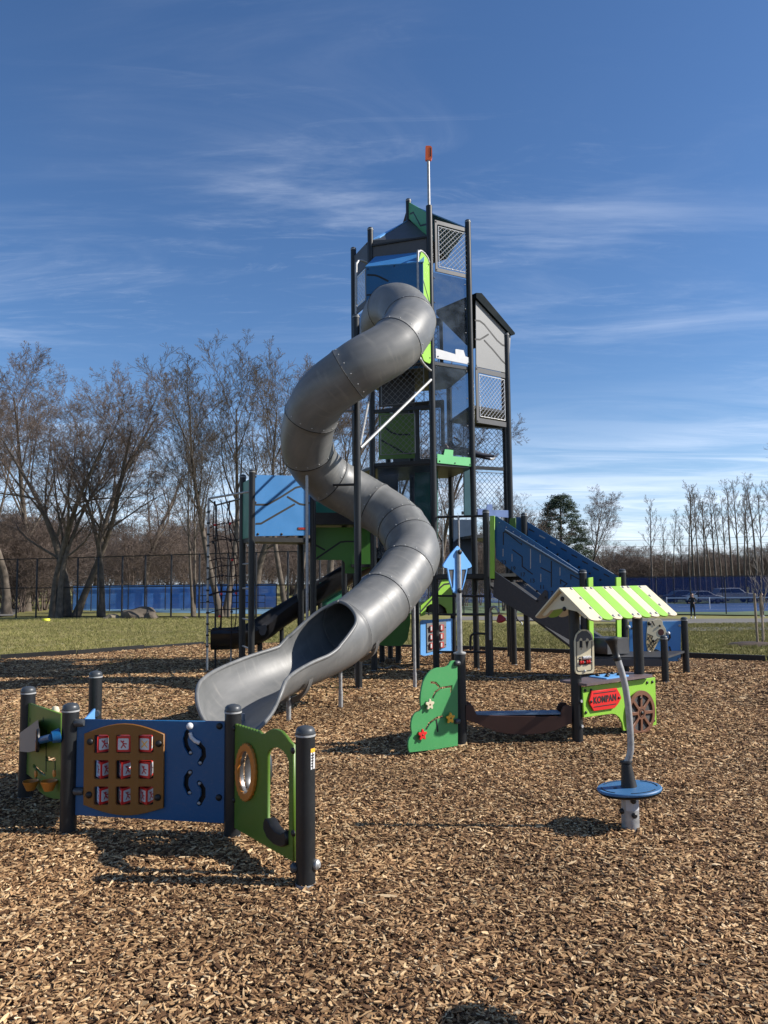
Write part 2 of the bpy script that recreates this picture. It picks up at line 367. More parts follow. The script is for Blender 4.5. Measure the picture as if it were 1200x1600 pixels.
# ================================================================ GROUND
def groundmat(name, stops, scale, bscale=25, bstr=.5, bdist=.03, rough=.95, extra=None):
    M = bpy.data.materials.new(name); M.use_nodes = True; t = M.node_tree; b = t.nodes['Principled BSDF']; b.inputs['Roughness'].default_value = rough; b.inputs['Specular IOR Level'].default_value = .2
    c = t.nodes.new('ShaderNodeTexCoord'); mp = t.nodes.new('ShaderNodeMapping'); t.links.new(c.outputs['Object'], mp.inputs[0])
    n = t.nodes.new('ShaderNodeTexNoise'); n.inputs['Scale'].default_value = scale; n.inputs['Detail'].default_value = 12; n.inputs['Roughness'].default_value = .72; t.links.new(mp.outputs[0], n.inputs['Vector'])
    big = t.nodes.new('ShaderNodeTexNoise'); big.inputs['Scale'].default_value = scale*.08; big.inputs['Detail'].default_value = 5; t.links.new(mp.outputs[0], big.inputs['Vector'])
    s = MT(t, 'ADD', MT(t, 'MULTIPLY', n.outputs[0], .6), MT(t, 'MULTIPLY', big.outputs[0], .4))
    r = t.nodes.new('ShaderNodeValToRGB'); t.links.new(s, r.inputs[0]); e = r.color_ramp.elements
    while len(e) < len(stops): e.new(.5)
    for q, (p, col) in zip(e, stops): q.position = p; q.color = (*col, 1)
    src = r.outputs[0]
    if extra: src = extra(t, src, mp)
    t.links.new(src, b.inputs['Base Color'])
    nb = t.nodes.new('ShaderNodeTexNoise'); nb.inputs['Scale'].default_value = bscale; nb.inputs['Detail'].default_value = 6; t.links.new(mp.outputs[0], nb.inputs['Vector'])
    bp = t.nodes.new('ShaderNodeBump'); bp.inputs['Strength'].default_value = bstr; bp.inputs['Distance'].default_value = bdist
    t.links.new(nb.outputs[0], bp.inputs['Height']); t.links.new(bp.outputs[0], b.inputs['Normal']); return M
GRASSM = groundmat('dormant_lawn', [(.36, (.125, .128, .036)), (.46, (.175, .168, .054)), (.55, (.225, .200, .076)), (.66, (.29, .245, .115))], 1.6, 40, .35, .02)
MULCHM = groundmat('wood_mulch_bed', [(.33, (.045, .025, .014)), (.45, (.14, .080, .044)), (.55, (.27, .165, .09)), (.68, (.46, .31, .18))], 30, 45, 1.0, .03)
PATHM = groundmat('worn_asphalt', [(.3, (.10, .095, .088)), (.7, (.19, .18, .165))], 3, 60, .3, .01)
COURT1 = groundmat('pale_blue_court', [(.3, (.10, .19, .27)), (.7, (.15, .26, .35))], 1, 30, .1, .005)
COURT2 = groundmat('blue_court', [(.3, (.018, .05, .14)), (.7, (.028, .07, .18))], 1, 30, .1, .005)
COURTG = groundmat('green_court_surround', [(.3, (.09, .13, .07)), (.7, (.14, .18, .10))], 1, 30, .1, .005)
def gridmesh(xs, ys, dz=0.0):
    v = [(x, y, zg(x, y)+dz) for y in ys for x in xs]; nx = len(xs)
    f = [(j*nx+i, j*nx+i+1, (j+1)*nx+i+1, (j+1)*nx+i) for j in range(len(ys)-1) for i in range(nx-1)]
    me = bpy.data.meshes.new('ground'); me.from_pydata(v, [], f); me.update(); return me
xs = [-900, -500, -300, -200, -140]+list(np.arange(-100, 101, 4.0))+[140, 200, 300, 500, 900]
ys = [-60, -30, -10, 0, 8, 16]+list(np.arange(18, 100, 2.0))+list(np.arange(105, 200, 10.0))+[240, 320, 500, 900, 1500]
g = link('grass_field', gridmesh(xs, ys, -.012), None, GRASSM, smooth=60); top(g, 'dormant brown green lawn around the mulch bed', 'lawn', kind='structure')
def sheet(name, pts, m_, dz, label, cat, kind='structure', sub=1):
    """flat-lying surface following the terrain, from world (x,y) outline (convex-ish strips of quads: pairs)"""
    v = []; f = []
    for i, (a, b) in enumerate(pts):
        for k in range(sub+1):
            t = k/sub; x = a[0]+(b[0]-a[0])*t; y = a[1]+(b[1]-a[1])*t; v.append((x, y, zg(x, y)+dz))
    n = sub+1
    for i in range(len(pts)-1):
        for k in range(sub): f.append((i*n+k, i*n+k+1, (i+1)*n+k+1, (i+1)*n+k))
    me = bpy.data.meshes.new(name); me.from_pydata(v, [], f); me.update()
    o = link(name, me, None, m_); return top(o, label, cat, kind=kind)
edge_px = [(-250, 1052), (0, 1031), (120, 1023), (319, 1009), (440, 1008), (620, 1013), (800, 1019), (1000, 1026), (1200, 1034), (1450, 1045)]
EDGE = [G(*p) for p in edge_px]
EDGE = [Vector((-16, EDGE[0].y-1.2, 0))]+EDGE+[Vector((18, EDGE[-1].y-1.5, 0))]
def edge_y(x):
    for a, b in zip(EDGE, EDGE[1:]):
        if a.x <= x <= b.x: return a.y+(b.y-a.y)*(x-a.x)/(b.x-a.x)
    return EDGE[0].y
mpairs = [((x, -4.0), (x, edge_y(x))) for x in np.arange(-15, 17.5, .5)]
sheet('mulch_bed', mpairs, MULCHM, .004, 'wood chip bed under and around the play equipment', 'mulch bed')
kb = MB()
for a, b in zip(EDGE, EDGE[1:]):
    k = max(1, int((b-a).length/1.2))
    for i in range(k):
        p, q = a.lerp(b, i/k), a.lerp(b, (i+.985)/k); d = (q-p); ln = d.length; ang = math.atan2(d.y, d.x)
        kb.box(((p+q)/2)+Vector((0, .02, zg((p.x+q.x)/2, p.y)+.05+random.uniform(-.008, .008))), (ln, .05, .10), Matrix.Rotation(ang, 3, 'Z'))
top(kb.build('mulch_border', BLK, smooth=None), 'low black edging strip between mulch and lawn', 'border', kind='structure')
# paths and courts far off
def strip_px(name, up, dn, m_, dz, label, cat, sub=3, y0=None):
    return sheet(name, [((G(*a).x, G(*a).y), (G(*b).x, G(*b).y)) for a, b in zip(dn, up)], m_, dz, label, cat, sub=sub)
strip_px('asphalt_path', [(560, 968), (740, 963), (900, 964), (1060, 967), (1300, 966)], [(560, 972), (740, 969), (900, 970), (1060, 974), (1300, 978)], PATHM, .008, 'grey path crossing the lawn behind the right side', 'path')
strip_px('side_path', [(850, 981), (1000, 981), (1120, 980), (1300, 979)], [(850, 986), (1000, 987), (1120, 986), (1300, 983)], PATHM, .012, 'thin worn path nearer than the long asphalt path', 'path')
strip_px('gravel_path', [(-60, 952), (0, 951), (24, 950), (30, 949)], [(-60, 970), (0, 964), (20, 962), (30, 955)], PATHM, .012, 'pale gravel path behind the left fence posts', 'path')
strip_px('tennis_court_surround', [(560, 936), (800, 936), (1000, 935), (1350, 933)], [(560, 958), (800, 958), (1000, 960), (1350, 962)], COURTG, .006, 'green hard court surround behind the right fence', 'court')
strip_px('tennis_court', [(600, 944), (800, 944), (1050, 943), (1350, 941)], [(600, 953), (800, 954), (1050, 956), (1350, 957)], COURT2, .014, 'blue hard tennis court behind the right fence', 'court')
strip_px('pale_court', [(110, 951), (250, 951), (440, 951), (600, 950)], [(110, 953), (250, 957), (440, 960), (600, 958)], COURT1, .006, 'pale blue court behind the left fence', 'court')
wl = MB()
def gline(a, b, wd, dz=.021, n=8):
    A, B = G(*a), G(*b); d = (B-A); d.z = 0; nn = Vector((-d.y, d.x, 0)).normalized()*wd/2
    for i in range(n):
        p, q = A.lerp(B, i/n), A.lerp(B, (i+1)/n); vs = [p-nn, q-nn, q+nn, p+nn]; vs = [Vector((v.x, v.y, zg(v.x, v.y)+dz)) for v in vs]; wl.add(vs, [(0, 1, 2, 3)])
for a, b in (((1055, 954), (1300, 949)), ((1060, 948), (1300, 945)), ((620, 950), (900, 951))): gline(a, b, .09)
top(wl.build('court_lines', WHT, smooth=None), 'white lines painted on the blue tennis court', 'court lines', kind='structure')
wl = MB(); GLINE = mat('faded_field_chalk', (.34, .32, .20), .9, 0, .4, 8)
gline((-20, 1014), (319, 991), .09, .004); gline((-20, 984), (315, 987), .07, .004); gline((-40, 1002), (180, 992), .05, .004)
top(wl.build('field_lines', GLINE, smooth=None), 'faded chalk lines across the lawn on the left', 'field lines', kind='structure')
# ---- loose wood chips and grass tufts (geometry-node instances)
def chipmesh(L, Wd, T, seed):
    r = random.Random(seed); n = 3; vs = []; 
    for i in range(n+1):
        t = i/n; x = (t-.5)*L; w = Wd*(.55+.45*math.sin(math.pi*min(1, max(.0, t*.9+.05))))*r.uniform(.8, 1.15); z = r.uniform(-.12, .12)*L*.6
        if i in (0, n): w *= r.uniform(.3, .9)
        sk = r.uniform(-.1, .1)*L*.3
        vs += [(x, -w/2+sk, z), (x+r.uniform(-.05, .05)*L, w/2+sk, z+r.uniform(-.3, .3)*T), (x, w/2*.9+sk, z-T), (x, -w/2*.9+sk, z-T)]
    fs = [(0, 1, 2, 3), (n*4+3, n*4+2, n*4+1, n*4)]
    for i in range(n):
        for k in range(4): fs.append((i*4+k, (i+1)*4+k, (i+1)*4+(k+1) % 4, i*4+(k+1) % 4))
    me = bpy.data.meshes.new('chip'); me.from_pydata(vs, [], [f[::-1] for f in fs]); me.update(); return me
def instmat(name, stops, rough=.8, patch=None, grain=True):
    M = bpy.data.materials.new(name); M.use_nodes = True; t = M.node_tree; b = t.nodes['Principled BSDF']; b.inputs['Roughness'].default_value = rough; b.inputs['Specular IOR Level'].default_value = .25
    oi = t.nodes.new('ShaderNodeObjectInfo'); r = t.nodes.new('ShaderNodeValToRGB'); e = r.color_ramp.elements
    while len(e) < len(stops): e.new(.5)
    for q, (p, col) in zip(e, stops): q.position = p; q.color = (*col, 1)
    t.links.new(oi.outputs['Random'], r.inputs[0]); src = r.outputs[0]
    if patch:
        g_ = t.nodes.new('ShaderNodeNewGeometry'); n = t.nodes.new('ShaderNodeTexNoise'); n.inputs['Scale'].default_value = patch[0]; n.inputs['Detail'].default_value = 5; t.links.new(g_.outputs['Position'], n.inputs['Vector'])
        mr = t.nodes.new('ShaderNodeMapRange'); t.links.new(n.outputs[0], mr.inputs[0]); mr.inputs[1].default_value = .35; mr.inputs[2].default_value = .65; mr.inputs[3].default_value = patch[1]; mr.inputs[4].default_value = patch[2]
        mm = t.nodes.new('ShaderNodeVectorMath'); mm.operation = 'SCALE'; t.links.new(src, mm.inputs[0]); t.links.new(mr.outputs[0], mm.inputs['Scale']); src = mm.outputs[0]
    if grain:
        c = t.nodes.new('ShaderNodeTexCoord'); mp = t.nodes.new('ShaderNodeMapping'); mp.inputs['Scale'].default_value = (20, 500, 200); t.links.new(c.outputs['Object'], mp.inputs[0])
        w = t.nodes.new('ShaderNodeTexNoise'); w.inputs['Scale'].default_value = 1; t.links.new(mp.outputs[0], w.inputs['Vector'])
        mr = t.nodes.new('ShaderNodeMapRange'); t.links.new(w.outputs[0], mr.inputs[0]); mr.inputs[3].default_value = .75; mr.inputs[4].default_value = 1.2
        mm = t.nodes.new('ShaderNodeVectorMath'); mm.operation = 'SCALE'; t.links.new(src, mm.inputs[0]); t.links.new(mr.outputs[0], mm.inputs['Scale']); src = mm.outputs[0]
    t.links.new(src, b.inputs['Base Color']); return M
CHIPM = instmat('wood_chip', [(0, (.050, .024, .011)), (.18, (.125, .064, .029)), (.42, (.26, .145, .067)), (.68, (.41, .248, .120)), (.90, (.58, .39, .20)), (1, (.70, .52, .31))], .8, (.9, .72, 1.12))
TUFTM = instmat('grass_blade', [(0, (.14, .145, .04)), (.4, (.20, .19, .06)), (.7, (.26, .23, .09)), (1, (.34, .29, .14))], .8, (.35, .82, 1.15), False)
def scatter(name, pts, rot, scl, protos, mats_, label, cat, **kw):
    n = len(pts); me = bpy.data.meshes.new(name); me.vertices.add(n); me.vertices.foreach_set('co', pts.astype(np.float32).ravel())
    a = me.attributes.new('rot', 'FLOAT_VECTOR', 'POINT'); a.data.foreach_set('vector', rot.astype(np.float32).ravel())
    a = me.attributes.new('scl', 'FLOAT_VECTOR', 'POINT'); a.data.foreach_set('vector', scl.astype(np.float32).ravel())
    o = link(name, me); top(o, label, cat, kind='stuff', **kw)
    t = bpy.data.node_groups.new(name+'_nodes', 'GeometryNodeTree'); t.interface.new_socket('Geometry', in_out='INPUT', socket_type='NodeSocketGeometry'); t.interface.new_socket('Geometry', in_out='OUTPUT', socket_type='NodeSocketGeometry')
    gi = t.nodes.new('NodeGroupInput'); go = t.nodes.new('NodeGroupOutput'); j = t.nodes.new('GeometryNodeGeometryToInstance'); ip = t.nodes.new('GeometryNodeInstanceOnPoints'); ip.inputs['Pick Instance'].default_value = True
    for pm in protos:
        po = bpy.data.objects.new(name+'_source', pm); 
        if not len(pm.materials): pm.materials.append(mats_)
        oi = t.nodes.new('GeometryNodeObjectInfo'); oi.inputs['Object'].default_value = po; oi.inputs['As Instance'].default_value = False; t.links.new(oi.outputs['Geometry'], j.inputs[0])
    for nm, so_ in (('rot', 'Rotation'), ('scl', 'Scale')):
        na = t.nodes.new('GeometryNodeInputNamedAttribute'); na.data_type = 'FLOAT_VECTOR'; na.inputs[0].default_value = nm; t.links.new(na.outputs[0], ip.inputs[so_])
    mp_ = t.nodes.new('GeometryNodeMeshToPoints'); t.links.new(gi.outputs[0], mp_.inputs[0]); t.links.new(mp_.outputs[0], ip.inputs['Points']); t.links.new(j.outputs[0], ip.inputs['Instance']); t.links.new(ip.outputs[0], go.inputs[0])
    md = o.modifiers.new('scatter', 'NODES'); md.node_group = t; return o
def band_pts(y0, y1, dens, pad=1.0):
    w = .56*(y0+y1)/2+1.9; n = int(dens*(y1-y0)*2*w); y = RNG.uniform(y0, y1, n); x = RNG.uniform(-1, 1, n)*(.56*y+1.9); return x, y
xa, ya, sa = [], [], []
for y0, y1, dn, sc in ((1.6, 4.2, 5600, .80), (4.2, 6.5, 4000, .88), (6.5, 9.5, 2200, 1.1), (9.5, 18.5, 850, 1.55)):
    x, y = band_pts(y0, y1, dn); xa.append(x); ya.append(y); sa.append(np.full(len(x), sc))
x, y, s_ = map(np.concatenate, (xa, ya, sa)); ey = np.interp(x, [e.x for e in EDGE], [e.y for e in EDGE]); k = y < ey-.06; x, y, s_ = x[k], y[k], s_[k]; n = len(x)
sz = np.exp(RNG.normal(0, .32, n))
hgt = .006+.012*RNG.random(n)+.012*np.sin(x*1.7+np.cos(y*1.3))*np.sin(y*1.1)*.6+.004
chips = scatter('wood_chips', np.stack([x, y, np.maximum(hgt, .004)], 1),
    np.stack([RNG.normal(0, .22, n)+np.where(RNG.random(n) < .5, math.pi, 0), RNG.normal(0, .20, n), RNG.uniform(0, 6.283, n)], 1),
    np.stack([s_*sz, s_*sz**.5*RNG.uniform(.6, 1.5, n), s_*RNG.uniform(.7, 1.4, n)], 1), [chipmesh(.040, .011, .0035, 1), chipmesh(.034, .014, .004, 2), chipmesh(.048, .0085, .004, 3), chipmesh(.027, .015, .003, 4), chipmesh(.036, .010, .005, 5), chipmesh(.022, .012, .004, 6)], CHIPM, 'loose tan and brown wood chips covering the whole play area', 'wood chips')
def tuft(seed):
    r = random.Random(seed); vs = []; fs = []
    for i in range(9):
        a = r.uniform(0, 6.28); d = r.uniform(0, .05); x, y = math.cos(a)*d, math.sin(a)*d; h = r.uniform(.025, .06); lx, ly = r.uniform(-.03, .03), r.uniform(-.03, .03); w = .004
        b = len(vs); ca, sa_ = math.cos(a*3)*w, math.sin(a*3)*w; vs += [(x-ca, y-sa_, 0), (x+ca, y+sa_, 0), (x+lx, y+ly, h)]; fs.append((b, b+1, b+2))
    me = bpy.data.meshes.new('tuft'); me.from_pydata(vs, [], fs); return me
n = 70000; y = RNG.uniform(13.2**.7, 36**.7, n)**(1/.7); x = RNG.uniform(-.6, .6, n)*y; ey = np.interp(x, [e.x for e in EDGE], [e.y for e in EDGE]); k = (y > ey+.05); x, y = x[k], y[k]; n = len(x)
z = np.array([zg(a, b) for a, b in zip(x, y)])-.01
scatter('grass_tufts', np.stack([x, y, z], 1), np.stack([np.zeros(n), np.zeros(n), RNG.uniform(0, 6.28, n)], 1), np.repeat((RNG.uniform(.5, 1.1, n)*(1+y*.02))[:, None], 3, 1), [tuft(1), tuft(2), tuft(3)], TUFTM, 'short dormant grass blades on the lawn beyond the mulch', 'grass')
# ================================================================ FRONT PANEL SET (three-sided activity wall)
K1, K2, K3, K4 = [G(*p) for p in ((39.5, 1249), (106, 1304), (363, 1310), (477.5, 1386))]
K5 = P(146.5, 1206, 6.2); HP = .80
W1 = thing('activity_wall', (K2.x, K2.y, 0), 'low activity wall with blue noughts and crosses panel and two green side panels', 'activity wall')
def fpost(par, k, pt):
    z = zat(k, pt); return post(par, k, z)
for k, t in ((K1, 1079), (K2, 1106), (K3, 1108), (K4, 1143), (K5, 1054)): fpost(W1, k, t)
# --- blue middle panel
B = Pl(K2, K3)
wave = lambda pts, wd: ribbon(pts, wd)
def slotpx(pl, pts, wd, off=0): return ribbon([pl.uv(*p, off) for p in pts], wd)
L0 = [B.uv(*p) for p in ((118, 1123.5), (352, 1127), (351, 1286), (117, 1273))]
s1 = slotpx(B, [(293, 1144), (290, 1155), (292, 1166), (298, 1176)], .030)
s2 = slotpx(B, [(311, 1162), (318, 1170), (319, 1181), (313, 1192)], .030)
s3 = slotpx(B, [(298, 1206), (292, 1214), (291, 1227), (296, 1238)], .030)
s4 = slotpx(B, [(312, 1223), (318, 1232), (318, 1244), (312, 1255)], .030)
# window openings of the tile board
cells = {}
for j, (yt, yb) in enumerate(((1148, 1176), (1187.5, 1216.5), (1228.5, 1257))):
    for i, (xl, xr) in enumerate(((148, 170.5), (182, 205), (217, 240.5))): cells[i, j] = (xl-.2*j, yt, xr-.2*j, yb)
def cellloop(c, off=0, g=0): return [B.uv(*p, off) for p in ((c[0]-g, c[1]-g), (c[2]+g, c[1]-g), (c[2]+g, c[3]+g), (c[0]-g, c[3]+g))]
bp = B.panel_uv('blue_panel', W1, DBLUE, [L0, s1, s2, s3, s4]+[rounded(cellloop(c, 0, 1.0), .012) for c in cells.values()], .019)
O = .021
def ob(p): return B.uv(*p, O)
oc = [(132, 1148), (132.5, 1145)]+[(132.5+i*(257-132.5)/10, 1146-16*math.sin(math.pi*i/10)+1.0*i/10) for i in range(11)]+[(256, 1262)]+[(256-i*(256-131)/10, 1262-(i*.5)+14*math.sin(math.pi*i/10)) for i in range(11)]
oc = [ob(p) for p in oc[2:]]
b2 = B.panel_uv('noughts_and_crosses_board', W1, ORNG, [oc]+[rounded(cellloop(c, O), .012) for c in cells.values()], .019, O)
for x, y in ((141, 1159), (248, 1162), (139, 1242), (246.5, 1246)): B.bolt(b2, x, y, O+.010, .021)
for x, y in ((343, 1134.5), (342, 1246)): B.bolt(bp, x, y, .010, .020)
# rotating tiles: three-sided prisms on an upright axle
FIG = mat('tile_red_print', (.45, .02, .03), .4)
rotA = {(0, 0): 44, (1, 0): 6, (2, 0): -14, (0, 1): -46, (1, 1): 64, (2, 1): -20, (0, 2): -54, (1, 2): 66, (2, 2): -40}
for (i, j), c in cells.items():
    q = cellloop(c, .004); cu = (q[0][0]+q[1][0])/2; z0 = q[2][1]+.006; z1 = q[0][1]-.006; w = (q[1][0]-q[0][0])*.97
    cen = B.w(cu, 0, -.012); a0 = rotA[i, j]; ax = Matrix.Rotation(R(a0)+math.atan2(B.d.y, B.d.x), 3, 'Z')
    ap = w/2/math.tan(R(60)); t = MB()
    fr = [Vector((-w/2, -ap*1.0, 0)), Vector((w/2, -ap*1.0, 0)), Vector((0, ap*2.0, 0))]
    lo = rounded([(v.x, v.y) for v in fr], .006, 2)
    t.prism([cen+ax @ Vector((x, y, 0))+Vector((0, 0, z0)) for x, y in lo], [cen+ax @ Vector((x, y, 0))+Vector((0, 0, z1)) for x, y in lo], 0)
    for f in range(3):       # white plates with print on each face
        ay = ax @ Matrix.Rotation(R(120*f), 3, 'Z'); hx, hz, zc_ = w*.36, (z1-z0)*.36, (z0+z1)/2
        nn = ay @ Vector((0, -1, 0)); lo = rounded([(-hx, -hz), (hx, -hz), (hx, hz), (-hx, hz)], .008, 3)
        fw = lambda x, z, d: cen+ay @ Vector((x, -ap-d, 0))+Vector((0, 0, zc_+z))
        t.prism([fw(x, z, 0.0) for x, z in lo], [fw(x, z, .0016) for x, z in lo], 1)
        mi = 3 if (i, j) == (2, 0) else 2
        segs = [((-.34, .30), (.34, -.34)), ((-.34, -.34), (.34, .30))] if mi == 3 else [((0, .10), (0, -.08)), ((0, -.05), (-.22, -.38)), ((0, -.05), (.25, -.34)), ((-.26, .34), (0, .08)), ((0, .06), (.34, .02))]
        for (xa_, za_), (xb_, zb_) in segs:
            rb = ribbon([(xa_*hx*1.7, za_*hz*1.7), (xb_*hx*1.7, zb_*hz*1.7)], .007)
            k_ = .0018+.0003*segs.index(((xa_, za_), (xb_, zb_))); t.prism([fw(x, z, .0014) for x, z in rb], [fw(x, z, k_) for x, z in rb], mi)
        if mi == 2:
            ci = [(.0055*math.cos(R(a)), hz*.48+.0055*math.sin(R(a))) for a in range(0, 360, 45)]; t.prism([fw(x, z, .0014) for x, z in ci], [fw(x, z, .0034) for x, z in ci], 2)
    t.build('tile', [RED, WHT, FIG, YEL], b2, smooth=30)
B.panel_uv('board_back_plate', W1, BLK, [[B.uv(*p, -.16) for p in ((140, 1138), (250, 1139), (249, 1262), (139, 1258))]], .004, -.16)
for sx_ in ((286, 1138, 304, 1182), (306, 1158, 326, 1198), (286, 1200, 304, 1244), (306, 1218, 326, 1262)): B.panel('slot_back_plate', bp, BLK, [(sx_[0], sx_[1]), (sx_[2], sx_[1]), (sx_[2], sx_[3]), (sx_[0], sx_[3])], [], .004, -.03)
# sliding knobs and their white tracks
def ball(par, pl, px, py, off, r, m_, name='knob'):
    u, z = pl.uv(px, py, off); c = pl.w(u, z, off); MB().lathe([(.001, -r)]+[(r*math.cos(R(a)), r*math.sin(R(a))) for a in range(-75, 90, 15)]+[(.001, r)], c, 16).build(name, m_, par, 70)
ball(bp, B, 296.5, 1134.5, .045, .021, WHT)
t = MB(); t.tube([B.w(*B.uv(*p, .018), .018) for p in ((297, 1145), (299, 1152), (305, 1158), (312, 1161))], .012, 10); t.build('slider_track', WHT, bp)
for p in ((298, 1176), (313, 1192), (297, 1207), (296.5, 1238.5), (312, 1224), (311, 1255)): B.bolt(bp, *p, .012, .011, GALV)
for x, y, in ((124, 1130), (123, 1237)):
    u, z = B.uv(x, y, .03); MB().lathe([(.020, -.03), (.024, -.02), (.024, .02), (.018, .032)], B.w(u-.005, z, .02), 14, B.d).build('clamp', CAPG, bp)
# --- right green panel
Gp = Pl(K3, K4)
hole1 = [(420, 1182), (421, 1175), (425, 1170), (431, 1167.5), (438, 1168.5), (445, 1174), (450, 1181), (453.5, 1190), (453.5, 1295), (452, 1317), (446, 1321), (436, 1320), (427, 1313), (420, 1301)]
def el(cx_, cy_, rx, ry, n=20, ph=0): return [(cx_+rx*math.cos(2*math.pi*i/n+ph), cy_+ry*math.sin(2*math.pi*i/n+ph)) for i in range(n)]
outl = [(366, 1130)]+sum([[(371+i*4.4, 1131.3+i*1.35), (373.4+i*4.4, 1134.9+i*1.35), (374.3+i*4.4, 1131.6+i*1.35)] for i in range(8)], [])+[(410, 1146), (416, 1146), (421, 1142), (426, 1139), (433, 1139), (441, 1142), (448, 1149), (454, 1158), (460, 1164), (460, 1346), (364, 1291)]
gp = Gp.panel('green_panel', W1, OLIVE, outl, [hole1, el(383.5, 1207, 10.5, 35)], .019)
MB_ = MB()
e0 = [Gp.w(*Gp.uv(*p, .019), .019) for p in el(383.5, 1206.5, 10.8, 34, 28)]
cl_ = []
for i, p in enumerate(el(384.5, 1206.5, 15.0, 43.5, 56)):
    s_ = 1.0 if i % 2 else 1.06; cl_.append((384.5+(p[0]-384.5)*s_, 1206.5+(p[1]-1206.5)*s_))
Gp.panel('toothed_ring', gp, AMBR, cl_, [el(383.5, 1206.5, 10.8, 34, 28)], .019, .021, .001)
c0 = [Gp.uv(*p, .0) for p in el(383.5, 1206.5, 10.8, 34.5, 28)]
for k_ in range(3):
    r_a, r_b = [Gp.w(u, z, .010-.05*k_) for u, z in c0], [Gp.w(u, z, -.032-.05*k_) for u, z in c0]
    um, zm_ = sum(u for u, z in c0)/28, sum(z for u, z in c0)/28; r_c = [Gp.w(um+(u-um)*.95, zm_+(z-zm_)*.95, -.011-.05*k_) for u, z in c0]
    t = MB(); t.add(r_a+r_c+r_b, [(j*28+i, j*28+(i+1) % 28, (j+1)*28+(i+1) % 28, (j+1)*28+i) for j in (0, 1) for i in range(28)]); t.build('steel_ring', mat('dull_steel', (.16, .16, .16), .35, .7, .2, 20), gp, 60)
# chunky black handle in the lower window
hp_ = [(420, 1278), (425, 1279), (431, 1290), (437, 1297), (445, 1301), (453, 1297), (453.5, 1319), (446, 1322), (434, 1318), (424, 1308), (418, 1294), (418, 1283)]
Gp.panel('rubber_lip', gp, BLK, hp_, [], .06, .0, .006)
for p in ((366, 1138), (365.5, 1250), (458.5, 1173), (459, 1302)): Gp.bolt(gp, *p, .010, .018)
for (dx, dz_) in ((-.06, .10), (.058, .115)):
    MB().lathe([(.022, -.016), (.026, -.008), (.026, .006), (.014, .018)], (K4.x+dx, K4.y-.01, dz_), 14, (dx, -.02, 0)).build('round_bolt', CAPG if dx < 0 else GALV, W1)
st = MB(); st.prism([Vector((K4.x+.0515*math.sin(R(a)), K4.y-.0515*math.cos(R(a)), z)) for a, z in ((38, .705), (74, .705), (74, .60), (38, .60))], [Vector((K4.x+.0530*math.sin(R(a)), K4.y-.0530*math.cos(R(a)), z)) for a, z in ((38, .705), (74, .705), (74, .60), (38, .60))], 0)
st.prism([Vector((K4.x+.0530*math.sin(R(a)), K4.y-.0530*math.cos(R(a)), z)) for a, z in ((38, .705), (74, .705), (74, .685), (38, .685))], [Vector((K4.x+.0537*math.sin(R(a)), K4.y-.0537*math.cos(R(a)), z)) for a, z in ((38, .705), (74, .705), (74, .685), (38, .685))], 1)
for q in range(5):
    z = .675-.014*q; st.prism([Vector((K4.x+.0530*math.sin(R(a)), K4.y-.0530*math.cos(R(a)), zz)) for a, zz in ((42, z), (64-q*3, z), (64-q*3, z-.006), (42, z-.006))], [Vector((K4.x+.0536*math.sin(R(a)), K4.y-.0536*math.cos(R(a)), zz)) for a, zz in ((42, z), (64-q*3, z), (64-q*3, z-.006), (42, z-.006))], 2)
st.build('warning_sticker', [WHT, YEL, BLK], W1, smooth=None)
# --- left green panel with marble toys
Lp = Pl(K1, K2)
def z1m(x, y): return (20+x*.1375, 1040+y*.1375)
ol = [z1m(*p) for p in ((148, 410), (560, 548), (560, 1512), (480, 1512), (400, 1490), (330, 1440), (280, 1390), (268, 1300), (130, 1200), (138, 900))]
hl = [z1m(*p) for p in ((386, 1030), (500, 1045), (502, 1075), (470, 1088), (386, 1080))]
h2 = [z1m(*p) for p in ((246, 1120), (262, 1122), (330, 1190), (384, 1225), (388, 1258), (330, 1222), (246, 1150))]
lp = Lp.panel('green_toy_panel', W1, OLIVE, ol, [hl, h2], .019)
def zst(pts, wd, par=lp, m_=SLOT, pl=Lp): pl.stroke('groove', par, m_, [z1m(*p) for p in pts], wd)
zst([(378, 735), (376, 1200)], .012); zst([(478, 1090), (480, 1220)], .012); zst([(264, 1150), (264, 1290)], .014); zst([(193, 600), (193, 630)], .014); zst([(344, 595), (345, 630)], .012)
def bucket(c, r0, r1, h, m_, name, ax=(0, 0, 1), th=.005): return MB().lathe([(r0, 0), (r1, h), (r1-th, h), (r0-th, th), (.001, th)], c, 22, ax).build(name, m_, lp, 50)
u, z = Lp.uv(*z1m(250, 850), .20); 
hc = Lp.w(u-.17, z-.075, .10)    # grey funnel hood
fm = MB(); A_ = [Lp.w(*Lp.uv(*z1m(*p), .10), .10) for p in ((80, 765), (285, 615), (300, 720), (265, 965), (180, 985), (78, 975))]; B_ = [Lp.w(*Lp.uv(*z1m(*p), .02), .02) for p in ((95, 765), (285, 620), (300, 720), (265, 960), (180, 978), (92, 970))]
fm.prism(A_, B_); fm.build('grey_hood', GREY, lp, 25)
u, z = Lp.uv(*z1m(285, 850), .12); dc = Lp.w(u, z, .12); MB().lathe([(.072, -.010), (.076, 0), (.072, .010)], dc, 24, Vector((-.93, -.42, .0))).build('round_end_plate', BLK, lp)
MB().lathe([(.066, .010), (.066, .013)], dc, 24, Vector((-.93, -.42, .0))).build('tan_face', AMBR, lp)
u2, z2 = Lp.uv(*z1m(445, 815), .10); ec = Lp.w(u2, z2, .10)
MB().tube([dc+Vector((.01, -.01, 0)), ec], .024, 14).build('blue_tube', DBLUE, lp); MB().lathe([(.036, 0), (.046, .045), (.040, .05), (.02, .02)], ec, 20, (.85, .5, .15)).build('blue_cup', DBLUE, lp)
